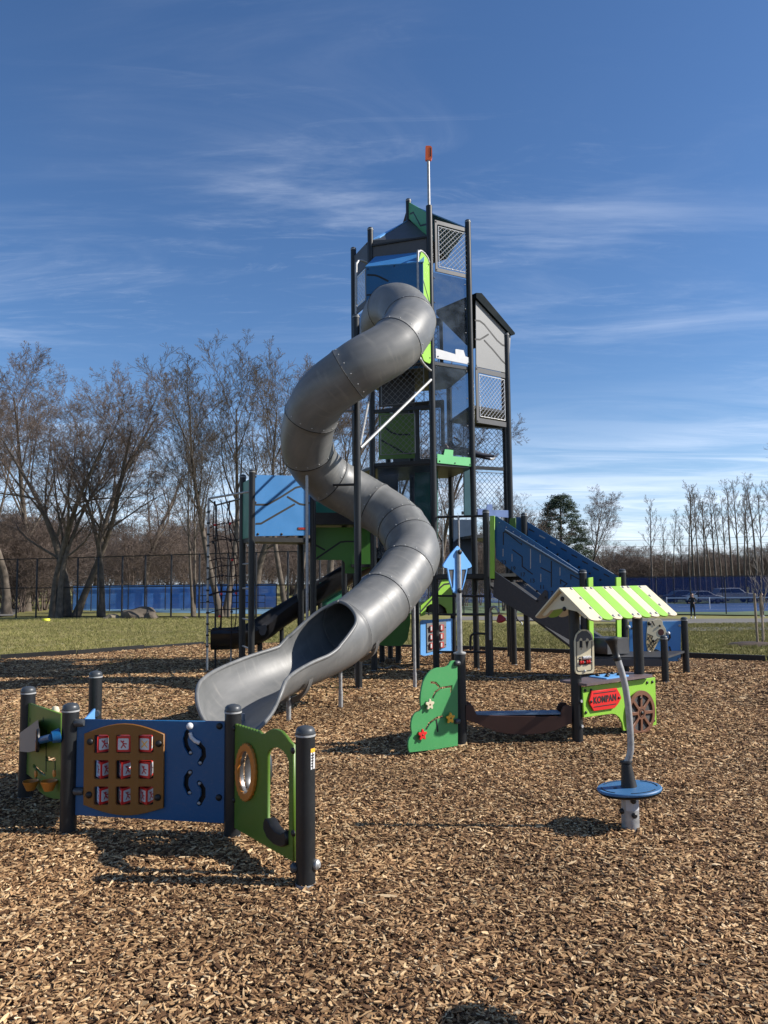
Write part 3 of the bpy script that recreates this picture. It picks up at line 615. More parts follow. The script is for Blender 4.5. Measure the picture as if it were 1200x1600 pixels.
for (x, y) in ((205, 1330), (410, 1330)):
    u, z = Lp.uv(*z1m(x, y), .06); c = Lp.w(u, z-.05, .06); bucket(c, .028, .055, .062, AMBR, 'scoop')
    MB().lathe([(.022, 0), (.024, .012), (.01, .016)], Lp.w(u+.03, z+.06, .03), 14, Lp.n).build('pivot_knob', AMBR, lp)
for p in ((145, 440), (140, 1130)): Lp.bolt(lp, *z1m(*p), .012, .018)
# --- blue rear panel between K2 and K5 (only its corner shows)
Rp = Pl(K2, K5); rp = Rp.panel_uv('rear_blue_panel', W1, SKYB, [[(.07, .10), (Rp.L-.07, .10), (Rp.L-.07, .30), (Rp.L*.75, .34), (Rp.L*.75, .40), (Rp.L-.07, .42), (Rp.L-.07, .56), (.07, .60)]], .019)
MB().lathe([(.022, -.03), (.026, -.02), (.026, .02), (.02, .03)], Rp.w(Rp.L-.06, .52, .02), 14, Rp.d).build('clamp', CAPG, rp)
b_ = K1.lerp(K5, .5); MB().lathe([(.02, .0), (.028, .03), (.018, .055), (.001, .06)], P(86.5, 1117, 5.25), 16).build('cream_knob', CREAM, W1)

# ================================================================ SPINNER
bs = G(985.5, 1297)
SP = thing('spinner_pole', (bs.x, bs.y, 0), 'leaning silver pole rising from a round blue standing disc', 'spinner')
zd_ = zat(bs, 1232); dsc = Vector((bs.x, bs.y, zd_)); tilt = Vector((-.07, .045, 1)).normalized()
MB().lathe([(.054, -.03), (.054, zd_-.045), (.048, zd_-.04)], (bs.x, bs.y, 0), 24).build('base_tube', GALV, SP)
dm = MB(); dm.lathe([(.155, -.012), (.184, -.012), (.194, -.006), (.196, .003), (.191, .009), (.05, .012)], dsc, 48, tilt); dk = dm.build('disc', mat('weathered_blue_disc', (.045, .15, .31), .5, 0, .12, 5, .15, 300, dirt=.2), SP)
MB().lathe([(.03, -.030), (.182, -.024), (.192, -.013), (.03, -.013)], dsc, 48, tilt).build('disc_underside', BLK, SP)
qd = tilt.to_track_quat('Z', 'Y')
for a0, a1 in ((20, 80), (110, 170), (200, 260), (290, 345)):
    g_ = ribbon([(x, y) for x, y in arc(0, 0, .168, a0, a1, 10)], .007); t = MB(); t.prism([dsc+qd @ Vector((x, y, .0088)) for x, y in g_], [dsc+qd @ Vector((x, y, .0118)) for x, y in g_]); t.build('groove', SLOT, dk, None)
t = MB(); t.lathe([(.012, .0), (.012, .0132)], dsc+qd @ Vector((.055, -.07, 0)), 16, tilt); t.build('drain_hole', SLOT, dk)
def spx(px, py, Y): return P(px, py, Y)
Yb = bs.y
MB().lathe([(.050, .008), (.046, .03), (.033, .135), (.031, .150), (.038, .155), (.038, .165), (.026, .170)], dsc+Vector((.0, .0, 0)), 24, tilt).build('rubber_boot', BLK, SP)
sp0 = dsc+tilt*.15
pts = [sp0]+[P(x, y, Yb+dy) for x, y, dy in ((985.5, 1170, 0), (983, 1120, -.0), (979, 1085, -.0), (974, 1060, 0), (967, 1036, 0), (961.5, 1020, 0))]
def spline(pts, n=8):
    pts = [Vector(p) for p in pts]; o = []; 
    for i in range(len(pts)-1):
        p0 = pts[max(i-1, 0)]; p1 = pts[i]; p2 = pts[i+1]; p3 = pts[min(i+2, len(pts)-1)]
        for k in range(n):
            t = k/n; o.append(.5*((2*p1)+(p2-p0)*t+(2*p0-5*p1+4*p2-p3)*t*t+(3*p1-p0-3*p2+p3)*t**3))
    return o+[pts[-1]]
MB().tube(spline(pts, 5), .0205, 16).build('bent_pole', GALV, SP)
hd = (P(954, 1005, Yb)-P(963, 1036, Yb)).normalized(); h0 = P(965, 1032, Yb)
MB().lathe([(.024, 0), (.025, .02), (.021, .025), (.022, .06), (.025, .09), (.033, .118), (.040, .130), (.040, .142), (.034, .148), (.001, .150)], h0, 20, hd).build('rubber_grip', BLK, SP)
for a, z in ((-75, .12), (8, .105), (4, zd_-.06)): MB().lathe([(.017, 0), (.017, .012), (.010, .018)], (bs.x+.053*math.sin(R(a)), bs.y-.053*math.cos(R(a)), z), 12, (math.sin(R(a)), -math.cos(R(a)), 0)).build('round_bolt', BLK, SP)
lb = MB()
for mi, (a0, a1, za, zb) in enumerate(((-42, 72, .13, .215), (-42, 72, .205, .215))):
    k = .0545+.0006*mi; ring = [Vector((bs.x+k*math.sin(R(a)), bs.y-k*math.cos(R(a)), 0)) for a in range(a0, a1, 8)]
    lb.add([v+Vector((0, 0, za)) for v in ring]+[v+Vector((0, 0, zb)) for v in ring], [(i, i+1, len(ring)+i+1, len(ring)+i) for i in range(len(ring)-1)], mi)
lb.build('safety_label', [mat('aged_white_label', (.45, .46, .48), .5), mat('label_yellow', (.5, .38, .08), .5)], SP, None)

# ================================================================ STALL WITH STRIPED ROOF
Q1 = G(903, 1162); Q1 = Vector((Q1.x, Q1.y, 0)); d35 = Vector((math.cos(R(35)), math.sin(R(35)), 0)); n35 = Vector((d35.y, -d35.x, 0)); Q2 = Q1+d35*.955
ST = thing('market_stall', (Q1.x, Q1.y, 0), 'toy ice cream stall with green and cream striped roof and wagon wheel', 'play stall')
post(ST, Q1, 1.30, cap=False); post(ST, Q2, 1.30, cap=False)
sp_ = Pl(Q1+n35*.062, Q2+n35*.062)
def z4(x, y): return (890+x*.14167, 1030+y*.14167)
co = [z4(*p) for p in ((136, 308), (936, 200), (950, 720), (900, 735), (640, 790), (585, 785), (572, 700), (540, 640), (500, 608), (460, 600), (150, 642))]
cp = sp_.panel('green_counter_front', ST, LIME, co, [], .019)
rs = [z4(*p) for p in ((240, 350), (515, 318), (548, 378), (566, 425), (530, 495), (490, 540), (262, 572), (222, 500), (212, 455), (226, 400))]
sg = sp_.panel('red_name_sign', ST, RED, rs, [], .016, .026, .003)
sp_.stroke('sign_line', sg, SLOT, [z4(268, 380), z4(512, 348)], .008, .036); sp_.stroke('sign_line', sg, SLOT, [z4(270, 528), z4(512, 492)], .008, .036)
u, z = sp_.uv(*z4(392, 440), .036); u0_, _ = sp_.uv(*z4(268, 440), .036); u1_, _ = sp_.uv(*z4(518, 440), .036)
me = curve_mesh(None, .001, .0034, text='KOMPAN', size=.095, spacing=1.10); xs_ = [v.co.x for v in me.vertices]; ys_ = [v.co.y for v in me.vertices]; wx = max(xs_)-min(xs_); wy = max(ys_)-min(ys_)
_, za = sp_.uv(*z4(392, 400), .036); _, zb = sp_.uv(*z4(392, 477), .036)
me.transform(Matrix.Diagonal((abs(u1_-u0_)/wx, (za-zb)/wy, 1, 1))); me.transform(sp_.M(.036) @ Matrix.Translation((u, z, 0))); link('name_lettering', me, sg, SLOT)
for x, y in ((240, 468), (545, 425)): sp_.bolt(sg, *z4(x, y), .036, .013)
for x, y in ((172, 345), (237, 342), (180, 588), (855, 258), (912, 250), (930, 676)): sp_.bolt(cp, *z4(x, y), .012, .015)
# wheel
hu, hz_ = sp_.uv(*z4(788, 592), .03); ru = abs(sp_.uv(*z4(930, 592), .03)[0]-hu); rz = (sp_.uv(*z4(788, 328), .03)[1]-sp_.uv(*z4(788, 856), .03)[1])/2; rw = (ru+rz)/2
wh = [(hu+rw*math.cos(2*math.pi*i/48), hz_+rw*math.sin(2*math.pi*i/48)) for i in range(48)]; hs = []
for k in range(8):
    a0, a1 = 45*k+5+ -2, 45*k+40-2; o_ = [(hu+rw*.80*math.cos(R(a)), hz_+rw*.80*math.sin(R(a))) for a in np.linspace(a0, a1, 6)]; i_ = [(hu+rw*.30*math.cos(R(a)), hz_+rw*.30*math.sin(R(a))) for a in (a1-8, a0+8)]; hs.append(o_+i_)
whl = sp_.panel_uv('wagon_wheel', ST, BRWN, [wh]+hs, .019, .030)
sp_.panel_uv('wheel_backing', whl, mat('wheel_dark_mesh', (.06, .055, .052), .8, 0, .5, 90, .8, 300), [[(hu+(x-hu)*.9, hz_+(z-hz_)*.9) for x, z in wh]], .006, .016)
sp_.panel_uv('hub_ring', whl, BRWN2, [[(hu+.042*math.cos(2*math.pi*i/24), hz_+.042*math.sin(2*math.pi*i/24)) for i in range(24)], [(hu+.034*math.cos(2*math.pi*i/24), hz_+.034*math.sin(2*math.pi*i/24)) for i in range(24)]], .004, .041)
bolt(whl, sp_.w(hu, hz_, .04), sp_.n, .02); bolt(whl, sp_.w(hu-.005, hz_+.145, .03), sp_.n, .018)
# counter top
ztop = sp_.uv(*z4(136, 300), 0)[1]+.012
ct = MB(); lo = rounded([(-.02, -.035), (1.0, -.035), (1.0, .30), (-.02, .30)], .03); 
def cw(u, v, z): return Q1+n35*.10+d35*u-n35*v+Vector((0, 0, z))
ct.prism([cw(u, v, ztop) for u, v in lo], [cw(u, v, ztop+.022) for u, v in lo]); tp = ct.build('counter_top', WOODT, ST, 30)
tr = MB(); lo = rounded([(.36, .04), (.72, .04), (.72, .25), (.36, .25)], .02); tr.prism([cw(u, v, ztop+.0225) for u, v in lo], [cw(u, v, ztop+.034) for u, v in lo]); tr.build('ice_cream_tray', SKYB, tp)
for u, v in ((.45, .10), (.54, .16), (.63, .10), (.66, .2), (.42, .19)): MB().lathe([(.022, 0), (.022, .008), (.014, .02), (.001, .022)], cw(u, v, ztop+.034), 12).build('tray_knob', BLK, tp)
cb = MB(); cb.prism([Q2-n35*.05+d35*.0+n35*.1*k+Vector((0, 0, z)) for k, z in ((0, .02), (1, .02), (1, ztop), (0, ztop))], [Q2-n35*.05+d35*.02+n35*.1*k+Vector((0, 0, z)) for k, z in ((0, .02), (1, .02), (1, ztop), (0, ztop))]); cb.build('end_board', LIME, ST, None)
# roof planks
G0 = Q1-d35*.197; G1 = Q1+d35*1.12; RZ, EZ, HWF, HWR = 1.462, 1.168, .372, .335
ne = n35
bounds = [0, .136, .248, .354, .468, .572, .676, .782, .886, 1.0]
STRIPE = [CREAM, LIME]; PLK = []
def roofpt(s, t, side, off): # s along ridge, t 0 ridge ..1 eave
    w = HWF if side > 0 else HWR; sl_ = Vector((0, 0, RZ-EZ)); dn = ne*side*w-Vector((0, 0, RZ-EZ)); nn = d35.cross(dn).normalized(); nn = nn if nn.z > 0 else -nn
    return G0.lerp(G1, s)+Vector((0, 0, RZ))+dn*t+nn*off
for side in (1, -1):
    for k in range(9):
        a, b = bounds[k]+.0012, bounds[k+1]-.0012; L = [(a, 0.004), (b, 0.004)]
        for q in range(7):
            an = math.pi*q/6; L.append(((a+b)/2+(b-a)/2*math.cos(an), .93+.07*math.sin(an)))
        t = MB(); lift = .0015*(k % 2); t.prism([roofpt(s, v, side, -.014+lift) for s, v in L], [roofpt(s, v, side, lift) for s, v in L]); pk = t.build('roof_plank', [STRIPE[k % 2]], ST, 25)
        if side > 0:
            nn = (roofpt(0, .5, 1, 1)-roofpt(0, .5, 1, 0))
            for v in ((.05, .90) if 0 < k < 8 else (.05, .35, .65, .93)):
                for s in ((a+.02, b-.02) if k % 2 == 0 and 0 < k < 8 else ([b-.02] if k == 0 else [a+.02] if k == 8 else [])):
                    bolt(pk, roofpt(s, v, side, lift), nn, .016, PALEB)
for s in (.035, .94):       # cream gable boards
    ap_ = G0.lerp(G1, s); L = []
    prof = [(-HWR*.80, EZ+.03), (0, RZ-.035), (HWF*.80, EZ+.03), (HWF*.70, EZ+.015), (HWF*.45, EZ+.075), (0, EZ+.10), (-HWR*.45, EZ+.075), (-HWR*.70, EZ+.015)]
    t = MB(); t.prism([ap_+ne*x+Vector((0, 0, z)) for x, z in prof], [ap_+ne*x+d35*.018+Vector((0, 0, z)) for x, z in prof]); gb = t.build('gable_board', CREAM, ST, None)
    for x, z in ((.0, RZ-.105), (.02, RZ-.20)): bolt(gb, ap_+ne*x+Vector((0, 0, z)), -d35, .022)
# ice cream sign hung on the first post
ip = Pl(Q1+n35*.075-Vector((.02, 0, 0)), Q1+n35*.075+Vector((1, .32, 0)))
def z5(x, y): return (840+x*.2, 900+y*.2)
si = [(290, 735)]+[(288, 600), (286, 510), (298, 460), (325, 425), (362, 414), (400, 425), (425, 455), (436, 510), (438, 600), (440, 740), (430, 758), (320, 770), (298, 762)]
sgn = ip.panel('price_sign', ST, CREAM, [z5(*p) for p in si], [[z5(*p) for p in ((318, 632), (412, 622), (412, 690), (318, 698))]], .019, 0, .002, .01)
ip.stroke('groove', sgn, SLOT, [z5(*p) for p in ((305, 500), (315, 460), (345, 436), (380, 434), (408, 458), (420, 495))], .012)
ip.stroke('groove', sgn, SLOT, [z5(*p) for p in ((305, 510), (306, 640), (308, 732), (318, 745), (352, 742))], .007); ip.stroke('groove', sgn, SLOT, [z5(*p) for p in ((424, 510), (424, 640), (426, 722), (418, 736), (388, 740))], .007)
arch_ = ip.panel('grey_arch', sgn, GREY2, [z5(*p) for p in ((298, 498), (312, 458), (345, 430), (385, 430), (414, 458), (428, 496), (404, 506), (396, 490), (384, 484), (375, 505), (352, 508), (348, 488), (335, 484), (325, 500), (318, 512), (300, 515))], [], .003, .0108, .0005)
for pp in (((330, 505), (350, 505), (350, 560), (330, 560), (330, 505)), ((375, 510), (398, 508), (386, 568), (375, 510)), ((340, 560), (340, 578))): ip.stroke('groove', sgn, SLOT, [z5(*p) for p in pp], .005)
for j, (yy, mA, n_) in enumerate(((638, WHT, 5), (672, RED, 5))):
    u0_, za = ip.uv(*z5(322, yy+4), .0); u1_, zb = ip.uv(*z5(410, yy-4), .0)
    MB().tube([ip.w(u0_-.01, za, .012), ip.w(u1_+.01, zb, .012)], .004, 6).build('bead_wire', GALV, sgn)
    for k in range(n_):
        if j == 1 and k == 2: continue
        tt = (k+.5)/n_*(.95 if j else .70)+(.0 if j else .28); MB().lathe([(.006, -.008), (.016, -.006), (.017, .005), (.006, .008)], ip.w(u0_+(u1_-u0_)*tt, za+(zb-za)*tt, .012), 12, ip.d).build('bead', mA, sgn)
bolt(sgn, ip.w(*ip.uv(*z5(368, 742), .01), .01), ip.n, .014, RIMG)
for z in (.40, .17): MB().lathe([(.014, 0), (.014, .012)], Q1-Vector((-.03, .045, -z)), 12, (.5, -.8, 0)).build('round_bolt', RIMG, ST)

# ================================================================ TREE PANEL, LANTERN AND BENCH
Tq = G(721, 1165); Tq = Vector((Tq.x, Tq.y, 0))
TP = thing('tree_panel_post', (Tq.x, Tq.y, 0), 'dark post holding green tree shaped panel with three flowers and blue lantern', 'play panel')
zt = zat(Tq, 1019); post(TP, Tq, zt, .054, cap=False); MB().lathe([(.058, zt-.015), (.060, zt-.003), (.045, zt+.004)], Tq, 20).build('post_cap', RIMG, TP)
MB().tube([Tq+Vector((0, 0, zt-.02)), Tq+Vector((0, 0, zat(Tq, 862)))], .0225, 14).build('silver_pole', GALV, TP)
tpl = Pl(Tq-d35*.62+n35*.055, Tq+n35*.055)
def z6(x, y): return (620+x*.25, 840+y*.25)
to = [(375, 770), (378, 1050), (378, 1300), (230, 1325), (95, 1348), (72, 1340), (66, 1300), (70, 1258), (93, 1228), (84, 1185), (88, 1135), (108, 1096), (152, 1080), (142, 1030), (148, 950), (165, 885), (200, 835), (245, 812), (288, 812), (318, 800), (332, 772), (352, 768)]
def sm(pts, k=2):
    for _ in range(k): pts = sum([[tuple(np.array(a)*.75+np.array(b)*.25), tuple(np.array(a)*.25+np.array(b)*.75)] for a, b in zip(pts, pts[1:]+pts[:1])], [])
    return pts
slots = [[(212, 905), (240, 908), (262, 932)], [(222, 1000), (238, 965), (275, 940), (338, 930), (336, 968)], [(180, 1195), (200, 1160), (245, 1128), (282, 1118)], [(248, 1140), (256, 1210)]]
hs_ = [ribbon([tpl.uv(*z6(*p)) for p in s_], .022 if i else .020) for i, s_ in enumerate(slots)]
hs_[1] = ribbon([tpl.uv(*z6(*p)) for p in slots[1]], .020)
tout = to[:4]+sm(to[4:], 1)[1:-2]+[to[-1]]
tp_ = tpl.panel_uv('green_tree_panel', TP, GRN, [[tpl.uv(*z6(*p)) for p in tout]]+hs_[:3], .019)
tpl.stroke('stem_groove', tp_, SLOT, [z6(*p) for p in slots[3]], .016)
for (x, y, mm) in ((206, 1043, CREAM), (335, 1128, YEL), (160, 1232, RED)):
    u, z = tpl.uv(*z6(x, y), .035); fl = [(u+(.040+.011*math.cos(5*a))*math.cos(a+.3), z+(.040+.011*math.cos(5*a))*math.sin(a+.3)) for a in np.linspace(0, 2*math.pi, 40, endpoint=False)]
    f_ = tpl.panel_uv('flower', TP, mm, [fl], .016, .035, .003); bolt(f_, tpl.w(u, z, .043), tpl.n, .008, BRWN)
for y in (785, 1148): MB().lathe([(.018, -.03), (.024, -.022), (.024, .02), (.018, .028)], tpl.w(*tpl.uv(*z6(378, y), .02), .02), 14, tpl.d).build('clamp', CAPG, TP)
lo = [z6(*p) for p in ((378, 52), (388, 60), (420, 105), (462, 165), (467, 180), (455, 190), (440, 192), (425, 270), (400, 345), (385, 352), (352, 345), (325, 270), (312, 192), (292, 188), (286, 178), (290, 165), (330, 105), (368, 60))]
lpn = Pl(Tq-d35*.3+n35*.03, Tq+d35*.3+n35*.03)
ln = lpn.panel('blue_lantern_panel', TP, SKYB, lo, [[z6(*p) for p in ((322, 200), (354, 200), (350, 318), (345, 318))], [z6(*p) for p in ((404, 200), (432, 200), (408, 318), (402, 318))]], .015)
lpn.panel('lantern_pane', ln, GREY2, [z6(*p) for p in ((318, 196), (358, 196), (354, 322), (342, 322))], [], .004, -.004, .0005); lpn.panel('lantern_pane', ln, GREY2, [z6(*p) for p in ((400, 196), (436, 196), (411, 322), (399, 322))], [], .004, -.004, .0005)
MB().tube([Tq+Vector((0, -.055, zat(Tq, 860))), Tq+Vector((0, -.055, zat(Tq, 1019)))], .0215, 14).build('silver_pole', GALV, TP)
for y in (90, 332): lpn.bolt(ln, *z6(392, y), .03, .025)
# brown bridge bench between tree post and stall
bl = Pl(Tq+Vector((0, -.03, 0)), Q1+Vector((0, -.03, 0)))
BN = thing('curved_bench', (Tq.x+.55, Tq.y, 0), 'low brown boat shaped bench slung between tree panel post and stall post', 'bench')
bo = [(430, 1048), (455, 1040), (480, 1055), (488, 1085), (500, 1108), (760, 1116), (1025, 1118), (1028, 1080), (1040, 1055), (1062, 1046), (1092, 1052), (1094, 1160), (1060, 1172), (1000, 1200), (920, 1222), (820, 1230), (700, 1226), (620, 1212), (540, 1180), (475, 1150), (430, 1140)]
for off, nm in ((0.0, 'side_board'), (-.17, 'side_board')):
    lp_ = [bl.uv(*z6(*p)) for p in bo]; bl.panel_uv(nm, BN, BRWN2, [rounded(lp_, .01, 2)], .019, off)
u0_, zz = bl.uv(*z6(492, 1106)); u1_, _ = bl.uv(*z6(1026, 1112)); sb = MB(); lo = [(u0_, .155), (u1_, .155), (u1_, .008), (u0_, .008)]
sb.prism([bl.w(u, zz-.012, -v) for u, v in lo], [bl.w(u, zz+.004, -v) for u, v in lo]); sb.build('seat_board', mat('blue_grey_seat', (.12, .20, .30), .35, 0, .1, 6), BN, None)
for u in (u0_+.02, u1_-.02):
    MB().tube([bl.w(u, zz-.04, .0), bl.w(u, zz-.04, -.16)], .018, 10).build('cross_bar', DARK, BN)
# far thin cord lying on the mulch behind
cdp = [G(x, y)+Vector((0, 0, .02)) for x, y in ((560, 1039), (580, 1041), (600, 1046), (614, 1042), (632, 1047), (660, 1052), (700, 1055), (760, 1060), (800, 1061), (840, 1057), (890, 1058))]
top(MB().tube(spline(cdp, 4), .008, 6).build('pale_cord', RIMG, None), 'thin pale cord lying across the shaded mulch behind the tree panel', 'cord')
# ================================================================ PLAY TOWER
V3 = Vector
def XY(px, py, Y): p = P(px, py, Y); return V3((p.x, p.y, 0))
A = XY(682, 1050, 12.4); Bp = XY(745, 1044, 12.8); Fp = XY(585, 1046, 12.75); Ep = XY(557, 1040, 13.5); Qp = XY(803.5, 1037, 13.35)
Mp = XY(648, 1035, 13.75); Cp = XY(709, 1020, 14.1); Dp = XY(610, 1025, 14.5); R1 = XY(651.5, 1044, 12.95+.35); R2 = XY(797, 1020, 14.6)
S1 = XY(764.5, 1055, 11.9); S2 = XY(825, 1047, 12.5)
TW = thing('play_tower', (A.x, A.y, 0), 'tall black posted climbing tower with net panels, clear windows and peaked roof', 'play tower')
def tpost(xy, pt, r=.051, par=TW, **k): return post(par, xy, zat(xy, pt), r, **k)
tpost(A, 321, .054, cap=False); tpost(Bp, 346); tpost(Fp, 358); tpost(Ep, 389); tpost(Qp, 522); tpost(Mp, 313)
tpost(Cp, 600); tpost(Dp, 640); tpost(S1, 799, .053); tpost(XY(769.5, 1057, 11.85)+V3((0, .06, 0)), 955, .03, cap=False); tpost(S2, 804)
tpost(XY(651.5, 1044, 12.95), 905); tpost(R2, 560); tpost(XY(622.5, 1032, 13.6), 905); tpost(XY(597, 1028, 13.9), 800)
# mast with orange tip
zm0, zm1, zm2 = zat(A, 322), zat(A, 250), zat(A, 229)
mo = MB().tube([A+V3((0, 0, zm0-.02)), A+V3((0, 0, zm1+.05))], .024, 14).build('mast', GALV, TW)
t = MB(); lo = rounded([(-.052, zm1-.01), (.045, zm1-.015), (.066, zm1+.03), (.066, zm2-.03), (.040, zm2-.002), (-.045, zm2)], .018); t.prism([A+V3((x, -.03, z)) for x, z in lo], [A+V3((x, .03, z)) for x, z in lo]); tip = t.build('orange_tip', OTIP, mo, 30)
lo = [(.028, zm1+.04), (.046, zm1+.05), (.046, zm2-.05), (.028, zm2-.03)]; t = MB(); t.prism([A+V3((x, -.0325, z)) for x, z in lo], [A+V3((x, -.030, z)) for x, z in lo]); t.build('dark_slot', BRWN2, tip, None)
AB, FA, BQ, EF = Pl(A, Bp), Pl(Fp, A), Pl(Bp, Qp), Pl(Ep, Fp)
def q_(pl, *pts, off=0): return [pl.uv(*p, off) for p in pts]
def bar(pl, a, b, hz_=.05, dp=.05, off=0.0, name='rail', m_=None, par=TW):
    A_, B_ = pl.w(*pl.uv(*a, off), off), pl.w(*pl.uv(*b, off), off); z = (A_.z+B_.z)/2; t = MB(); d = pl.d
    u0, u1 = pl.uv(*a, off)[0], pl.uv(*b, off)[0]
    t.prism([pl.w(u0, z+s*hz_/2, off+k*dp/2) for s, k in ((1, 1), (1, -1), (-1, -1), (-1, 1))], [pl.w(u1, z+s*hz_/2, off+k*dp/2) for s, k in ((1, 1), (1, -1), (-1, -1), (-1, 1))]); return t.build(name, m_ or DARK, par, None)
def zf(pl, px, py, off=0): return pl.uv(px, py, off)[1]
def netpanel(pl, outer, inner, m_=NETS, fm=GREY2, sp=.075, name='net_panel', off=0.0, r=.0042, frame=True, ur=.03):
    """outer/inner given as (pxL, pxR, z_top, z_bot)"""
    def loop(o): 
        u0, u1 = pl.uv(o[0], 900, off)[0] if False else None, None
    zc = (outer[2]+outer[3])/2
    u0, u1 = pl.uv(outer[0], proj(pl.w(0, zc))[1], off)[0], pl.uv(outer[1], proj(pl.w(pl.L, zc))[1], off)[0]
    i0, i1 = pl.uv(inner[0], proj(pl.w(0, zc))[1], off)[0], pl.uv(inner[1], proj(pl.w(pl.L, zc))[1], off)[0]
    lp = [(u0, outer[3]), (u1, outer[3]), (u1, outer[2]), (u0, outer[2])]; ih = rounded([(i0, inner[3]), (i1, inner[3]), (i1, inner[2]), (i0, inner[2])], .03)
    if frame: o = pl.panel_uv(name, TW, fm, [lp, ih], .019, off)
    else: o = bpy.data.objects.new(name, None); C.objects.link(o); o.parent = TW
    net(o, pl, i0+ur, i1-ur, inner[3]+ur, inner[2]-ur, sp, r, off-.0, m_)
    for uu, zz in ((u0+.025, outer[3]+.03), (u1-.025, outer[3]+.03), (u1-.025, outer[2]-.03), (u0+.025, outer[2]-.03)):
        if frame: bolt(o, pl.w(uu, zz, off+.01), pl.n, .013)
    return o
# --- right front face A-B
zt_, zb_ = zf(AB, 707, 351), zf(AB, 707, 430)
netpanel(AB, (679.5, 736, zt_, zb_), (683, 731, zt_-.07, zb_+.07), sp=.062, r=.0055)
zs = [zf(AB, 707, y) for y in (430, 565, 720)]
def pane(pl, u0, u1, z0, z1, par=TW, off=-.01, m_=GLASS, name='clear_window', bolts=True, t=.008):
    o = pl.panel_uv(name, par, m_, [rounded([(u0, z0), (u1, z0), (u1, z1), (u0, z1)], .03)], t, off, .0005)
    if bolts:
        for zz in np.linspace(z0+.1, z1-.1, 4): bolt(o, pl.w(u0+.03, zz, off+.004), pl.n, .012); bolt(o, pl.w(u1-.03, zz, off+.004), pl.n, .014, GALV)
    return o
pane(AB, .055, AB.L-.055, zs[1]+.02, zs[0]-.02); pane(AB, .055, AB.L-.055, zs[2]+.05, zs[1]-.03)
wb = AB.panel('white_board', TW, WHT, [(680.6, 544.5), (711.5, 553.5), (711, 546), (713, 545.5), (724, 547.5), (727, 557), (736, 560), (736.3, 570.5), (680.8, 559.8)], [], .015, .012)
for x, y in ((684.5, 557), (732, 567.5)): AB.bolt(wb, x, y, .02, .013)
gb = AB.panel('mint_board', TW, MINT, [(683, 709), (693, 711), (695, 702), (708, 703.5), (707.5, 713), (738, 715.5), (738, 729), (683, 723.5)], [], .015, .012)
for x, y in ((687, 720.5), (711, 723.5), (734.5, 726)): AB.bolt(gb, x, y, .02, .013)
# --- slide face F-A
MB_ = None
fas = FA.panel('fascia_panel', TW, GREY2, [(580, 376), (668, 371), (669, 400), (581, 412)], [], .019, 0)
for yL, yR in ((641, 638), (727, 721)): bar(FA, (586, yL), (679, yR), .06, .06)
z1_, z2_ = zf(FA, 632, 568), zf(FA, 632, 634); netpanel(FA, (592, 678, z1_, z2_), (594, 664, z1_, z2_+.02), m_=mat('net_wire_grey', (.16, .16, .16), .4, .3), frame=False, sp=.075, ur=.02)
z1_, z2_ = zf(FA, 622, 646), zf(FA, 622, 713); netpanel(FA, (592, 655, z1_, z2_), (593, 650, z1_, z2_+.02), m_=MATS['net_wire_grey'], frame=False, sp=.075, ur=.02)
FB = Pl(Fp+V3((.0, .7, 0)), A+V3((0, .7, 0)))
gpn = FB.panel('inner_green_panel', TW, OLIVE, [(592, 646), (648, 646), (648, 716), (592, 718)], [], .019, 0)
FB.stroke('groove', gpn, SLOT, [(602, 668), (612, 676), (622, 679), (640, 679)], .03); FB.stroke('groove', gpn, SLOT, [(596, 688), (616, 699), (632, 708), (642, 709)], .03)
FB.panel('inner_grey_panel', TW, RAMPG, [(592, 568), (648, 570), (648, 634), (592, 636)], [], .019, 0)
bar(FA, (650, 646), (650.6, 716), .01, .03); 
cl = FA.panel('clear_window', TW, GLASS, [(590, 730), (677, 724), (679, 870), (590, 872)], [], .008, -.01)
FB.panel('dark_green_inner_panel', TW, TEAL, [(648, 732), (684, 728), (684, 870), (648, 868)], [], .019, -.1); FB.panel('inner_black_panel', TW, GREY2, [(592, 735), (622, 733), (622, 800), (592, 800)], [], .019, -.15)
# --- hood round the start of the slide
nF = FA.n; HA, HF = A+nF*.42+FA.d*-.12, Fp+nF*.42-FA.d*.08; HP_ = Pl(HF, HA)
hb = HP_.panel('blue_hood_front', TW, DBLUE, [(572, 417), (661, 409), (663, 548), (574, 556)], [el(628, 492, 40, 40, 28)], .019, 0, .002)
HP_.stroke('groove', hb, SLOT, [(574.5, 429.5), (586, 430), (592, 432), (606, 439)], .03); HP_.stroke('groove', hb, SLOT, [(574, 461), (580, 460.5), (584, 458)], .03)
for p in ((575, 420.5), (616, 415.5), (659, 411.5), (657, 546)): HP_.bolt(hb, *p, .011, .013)
ql = [HP_.w(*HP_.uv(*p, .02), .02) for p in ((570.5, 416.5), (662, 408.5))]+[FA.w(*FA.uv(*p, .03), .03) for p in ((663.5, 393), (586, 401))]
t = MB(); nn = (ql[1]-ql[0]).cross(ql[3]-ql[0]).normalized(); nn = nn if nn.z > 0 else -nn; t.prism(ql, [v-nn*.018 for v in ql]); t.build('blue_hood_roof', BLUE, TW, None)
sdp = Pl(HA+FA.d*.03, A+nF*.03+FA.d*-.0)
